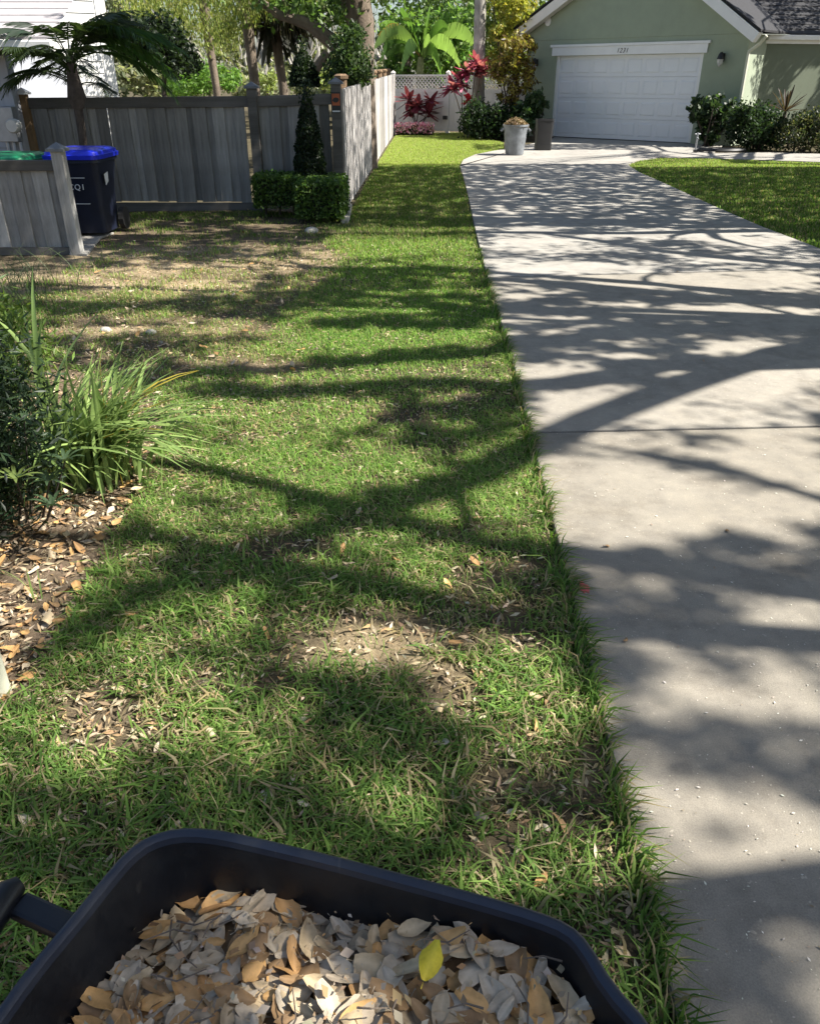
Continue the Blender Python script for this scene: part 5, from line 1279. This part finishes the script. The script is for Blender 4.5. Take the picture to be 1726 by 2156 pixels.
seq = [(1007, 290, 25), (1006, 240, 24), (1007, 190, 24), (1008, 140, 23), (1009, 90, 23), (1010, 40, 22), (1011, -20, 21)]
kpx = (YT * CT + EYE * ST) / FPX
zt_ = [at(x, y, YT) for x, y, w in seq]
pts_ = []; rr = []
for i in range(64):
    z = -.1 + i * .115; x = np.interp(z, [q[2] for q in zt_], [q[0] for q in zt_]); pts_.append((x, YT, z)); rr.append((.205 - .002 * i * .4) * (1.045 if i % 2 else .98))
m.tube(pts_, rr, 14); m.build('trunk', M['palebark'], tpalm, True)
top = np.array(pts_[-1])
for i in range(16): frond(top, i * 2.399, math.radians(20 + 45 * ((i * .618) % 1)), 2.6, math.radians(90), 30, .6, (.06, .1, .03), tpalm, .2, 'frond', .05)
def ti(name, x, y, heads, label, cols, L=.42, nl=26):
    o = empty(name, (x, y, 0), label, 'ti plant')
    for hx, hy, hz in heads:
        m = MB(); m.tube(limb_path((x + R.uniform(-.1, .1), y + R.uniform(-.1, .1), -.05), (hx, hy, hz), 0, 4, .04), [.022, .02, .018, .017, .016], 6); m.build('stem', M['bark'], o, True)
        for i in range(nl):
            a = i * 2.399; el = R.uniform(-.55, 1.1); l_ = L * R.uniform(.75, 1.15)
            d = np.array([math.sin(a) * math.cos(el), math.cos(a) * math.cos(el), math.sin(el)])
            q0 = np.array([hx, hy, hz]) + np.array([0, 0, (i / nl - .5) * .16])
            strip_leaf(q0, q0 + d * l_ + np.array([0, 0, -.08]), -.02, .15, M['petal'], 'leaf', o, 5, .35, 0, None, cols[i % len(cols)])
    return o
YC = 28.2
def h3(px, py, Y=YC): return tuple(at(px, py, Y))
PK = [(.44, .09, .17), (.55, .2, .28), (.30, .05, .10), (.18, .04, .06)]
RD = [(.15, .03, .045), (.22, .045, .075), (.09, .02, .025), (.32, .08, .13)]
ti('ti_plant', at(985, 280, YC)[0], YC, [h3(1003, 134), h3(985, 150), h3(968, 172), h3(952, 184), h3(1012, 148)], 'tall hot pink leaved ti plant leaning left of the palm trunk', PK, .46, 30)
ti('ti_plant', at(880, 275, 30.2)[0], 30.2, [h3(860, 208, 30.2), h3(880, 222, 30.1), h3(868, 232, 30.3), h3(906, 212, 30.2), h3(902, 238, 30.2)], 'low dark red ti plant in front of the cream gate', RD, .5, 20)
ti('ti_plant', at(990, 270, 27.6)[0], 27.6, [h3(986, 206, 27.6)], 'single small red ti plant low beside the palm trunk', [(.5, .03, .06), (.36, .03, .05)], .26, 14)
q = P(872, 284)
imp = empty('impatiens_bed', (q[0], q[1], 0), 'low mound of pink flowers in front of the cream gate', 'flowers')
p = np.stack([q[0] + rng.uniform(-.62, .62, 1500), q[1] + rng.uniform(-.25, .25, 1500), rng.uniform(0, .34, 1500)], 1); p[:, 2] *= .75 + .25 * np.sin(p[:, 0] * 9)
foliage('foliage', p, .07, [(.04, .07, .025), (.06, .1, .03)], imp, .6)
p = np.stack([q[0] + rng.uniform(-.66, .66, 900), q[1] + rng.uniform(-.32, .1, 900), rng.uniform(.06, .38, 900)], 1)
foliage('blossoms', p, .07, [(.68, .28, .42), (.78, .46, .56), (.72, .55, .58), (.55, .2, .33)], imp, .95, .15, mat=M['petal'])
def shrub_px(name, label, Y, base, ells, n, size, cols, cat='shrub', dy=.6, aspect=.5, nst=5, grp=None):
    b = at(base[0], base[1], Y); o = empty(name, (b[0], Y, 0), label, cat, grp)
    p = pts_px(ells, Y, dy, n); p = p[p[:, 2] > .0]
    foliage('foliage', p, size, cols, o, aspect, .3)
    m = MB()
    for i in range(nst):
        t = p[rng.integers(0, len(p))]; m.tube(limb_path((b[0] + R.gauss(0, .12), Y + R.gauss(0, .12), -.08), t, 0, 4, .05), [.03, .025, .02, .014, .008], 6)
    m.build('stems', M['darkbark'], o, True)['kind'] = 'stuff'; return o
shrub_px('croton_shrub', 'bronze and yellow leaved croton between palm trunk and garage', 27.6, (1075, 285), [(1085, 110, 30, 42), (1060, 150, 36, 28), (1100, 160, 26, 36), (1118, 90, 18, 22), (1075, 200, 26, 20)], 2600, .17, [(.26, .22, .05), (.14, .09, .03), (.34, .3, .07), (.08, .045, .02), (.18, .16, .04)], dy=.6, aspect=.34)
shrub_px('yellow_shrub', 'tall yellow leaved shrub above the croton beside the gable', 29.2, (1080, 280), [(1080, 40, 40, 44), (1050, 85, 24, 36), (1110, 20, 24, 30), (1070, -20, 50, 24)], 3200, .15, [(.36, .34, .06), (.26, .28, .06), (.45, .4, .09), (.18, .2, .04)], dy=.8)
shrub_px('low_bush', 'dark green bushes massed round the foot of the palm', 27.3, (1040, 290), [(1000, 245, 32, 44), (1050, 255, 50, 38), (1090, 250, 30, 36), (1020, 270, 50, 22)], 6000, .12, DG, dy=.7)
shrub_px('broadleaf_bush', 'glossy broad-leaved bush against the left garage wall', 26.8, (1135, 285), [(1128, 212, 24, 20), (1108, 245, 30, 34), (1145, 222, 12, 10)], 1800, .19, [(.02, .04, .018), (.035, .065, .026), (.05, .09, .035)], dy=.5)
shrub_px('green_filler', 'leafy green plants crowding behind the cream gate', 34.2, (930, 200), [(930, 120, 70, 50), (830, 150, 40, 40), (980, 150, 40, 36), (860, 60, 60, 40), (960, 50, 60, 40)], 5200, .22, LG + GG, dy=1.2, grp=None)
# right of the garage door
shrub_px('rubber_shrub', 'loose round-leaved shrub at the right end of the garage door', 24.1, (1488, 306), [(1490, 225, 34, 28), (1478, 255, 26, 26), (1512, 245, 26, 36), (1460, 240, 18, 16), (1495, 285, 22, 18), (1525, 222, 12, 12)], 1500, .17, [(.02, .038, .02), (.035, .06, .028), (.05, .085, .035)], dy=.6, aspect=.62, nst=8)
shrub_px('hedge_shrub', 'rounded dark hedge below the downspout', 23.0, (1585, 312), [(1580, 268, 50, 46), (1620, 270, 30, 46), (1560, 245, 30, 26)], 6000, .10, DG, dy=.7)
shrub_px('hedge_shrub', 'speckled small-leaved hedge at the right edge beside the walk', 22.2, (1690, 315), [(1680, 280, 50, 40), (1725, 275, 40, 46), (1700, 250, 26, 22), (1760, 270, 50, 50)], 7000, .08, [(.03, .045, .018), (.06, .07, .03), (.12, .12, .06), (.025, .04, .018)], dy=.7)
o = empty('spiky_plant', (at(1650, 250, 23.9)[0], 23.9, 0), 'dark spiky plant standing against the sunlit patch of wall', 'plant')
sb_ = np.array(at(1652, 236, 23.9))
m = MB(); m.tube([(sb_[0], 23.9, -.05), tuple(sb_)], .05, 7); m.build('stem', M['darkbark'], o)
for i in range(26):
    a = i * 2.399; el = R.uniform(.0, 1.3); d = np.array([math.sin(a) * math.cos(el), math.cos(a) * math.cos(el), math.sin(el)])
    strip_leaf(sb_, sb_ + d * R.uniform(.45, .75), .02, .06, M['leaf'], 'leaf', o, 4, .3, 0, None, (.05, .035, .03))
# trash cans and hose
q = P(1085, 328); q[1] += .28
can = empty('trash_can', (q[0], q[1], 0), 'ribbed grey round trash can heaped with leaves on the driveway', 'trash can', 'cans on the driveway apron')
zc_ = at(1085, 263, q[1] - .25)[2]; rb, rt = .215, .29
m = MB()
def ring(r, z, rib=0.): return [(q[0] + r * (1 + rib * (1 if i % 2 else -1)) * math.cos(2 * math.pi * i / 40), q[1] + r * (1 + rib * (1 if i % 2 else -1)) * math.sin(2 * math.pi * i / 40), z) for i in range(40)]
m.loft([ring(rb * .96, .004), ring(rb, .03, .022), ring(rb + (rt - rb) * .7, zc_ * .70, .022), ring(rb + (rt - rb) * .72, zc_ * .72), ring(rt * .99, zc_ * .86), ring(rt, zc_ * .93), ring(rt * 1.07, zc_ * .94), ring(rt * 1.08, zc_), ring(rt * 1.0, zc_), ring(rt * .9, zc_ * .8), ring(rt * .02, zc_ * .78)], True, True)
m.build('body', M['greybin'], can, True)
for s_ in (-1, 1):
    m = MB(); x = q[0] + s_ * rt * 1.02; m.tube([(x, q[1] - .09, zc_ * .88), (x + s_ * .05, q[1] - .08, zc_ * .80), (x + s_ * .05, q[1] + .08, zc_ * .80), (x, q[1] + .09, zc_ * .88)], .02, 7); m.build('handle', M['greybin'], can, True)
hp = empty('leaf_heap', (q[0], q[1], zc_), 'small mound of dry leaves topping the grey trash can', 'leaf pile')
n = 900; a = rng.uniform(0, 6.28, n); r = rt * np.sqrt(rng.uniform(0, 1, n)) * 1.02
z = zc_ - .02 + .15 * (1 - (r / rt) ** 1.5) + rng.normal(0, .012, n)
foliage('leaves', np.stack([q[0] + r * np.cos(a), q[1] + r * np.sin(a), z], 1), .08, [(.26, .19, .11), (.2, .13, .07), (.32, .25, .16)], hp, .5, mat=M['dead'], kind='stuff', up=2.)
m = MB(); m.loft([ring(rt * .95, zc_ - .05), ring(rt * .7, zc_ + .03), ring(rt * .3, zc_ + .1), ring(.01, zc_ + .11)], True, True); m.build('heap_core', DRY[4], hp, True)
q2 = P(1144, 317); q2[1] += .2; zb_ = at(1144, 250, q2[1])[2]
bc = empty('black_can', (q2[0], q2[1], 0), 'tall charcoal square can beside the garage door', 'trash can', 'cans on the driveway apron')
w_ = at(1162, 300, q2[1])[0] - at(1128, 300, q2[1])[0]
m = MB(); m.loft([rrect(w_ * .9, w_ * .8, .05, z, 5, q2[0], q2[1]) for z in (.004, .02)] + [rrect(w_ * .95, w_ * .85, .05, .15, 5, q2[0], q2[1]), rrect(w_ * .94, w_ * .84, .05, .151, 5, q2[0], q2[1]), rrect(w_ * 1.0, w_ * .92, .05, zb_ - .05, 5, q2[0], q2[1]), rrect(w_ * 1.03, w_ * .96, .05, zb_ - .045, 5, q2[0], q2[1]), rrect(w_ * 1.03, w_ * .96, .05, zb_, 5, q2[0], q2[1]), rrect(w_ * 1.0, w_ * .9, .05, zb_, 5, q2[0], q2[1]), rrect(w_ * .9, w_ * .8, .05, zb_ - .3, 5, q2[0], q2[1])]); m.build('body', M['charcoal'], bc, True)
m = MB(); m.loft([rrect(w_ * .98, w_ * .87, .05, z, 5, q2[0], q2[1]) for z in (.012, .13)]); m.build('base_band', M['black'], bc, True)
hq = P(1530, 320); hose = []
for i in range(140):
    t = i / 139; a = t * 6.28 * 3.6; r = .42 + .10 * math.sin(t * 9) ; hose.append((hq[0] + .75 * r * math.cos(a) * 1.5 - .15, hq[1] + r * math.sin(a) * .9, .03 + .025 * (i % 37 > 18) + .03 * t))
hose += [(hq[0] - .9, hq[1] - .1, .03), (P(1465, 322)[0], P(1465, 322)[1], .03)]
ho = empty('garden_hose', (hq[0], hq[1], 0), 'black garden hose lying coiled at the foot of the round-leaved shrub', 'garden hose')
m = MB(); m.tube(hose, .028, 6); m.build('hose', M['black'], ho, True)
tq = P(1463, 316); m = MB(); m.tube([(tq[0], tq[1], -.05), (tq[0], tq[1], .42)], .025, 8); m.tube([(tq[0] - .07, tq[1], .38), (tq[0] + .07, tq[1], .38)], .022, 6); m.tube([(tq[0], tq[1], .30), (tq[0], tq[1] - .12, .26)], .02, 6)
tag(m.build('garden_tap', M['metal'], smooth=True), 'short garden tap standing left of the coiled black hose', 'garden tap')
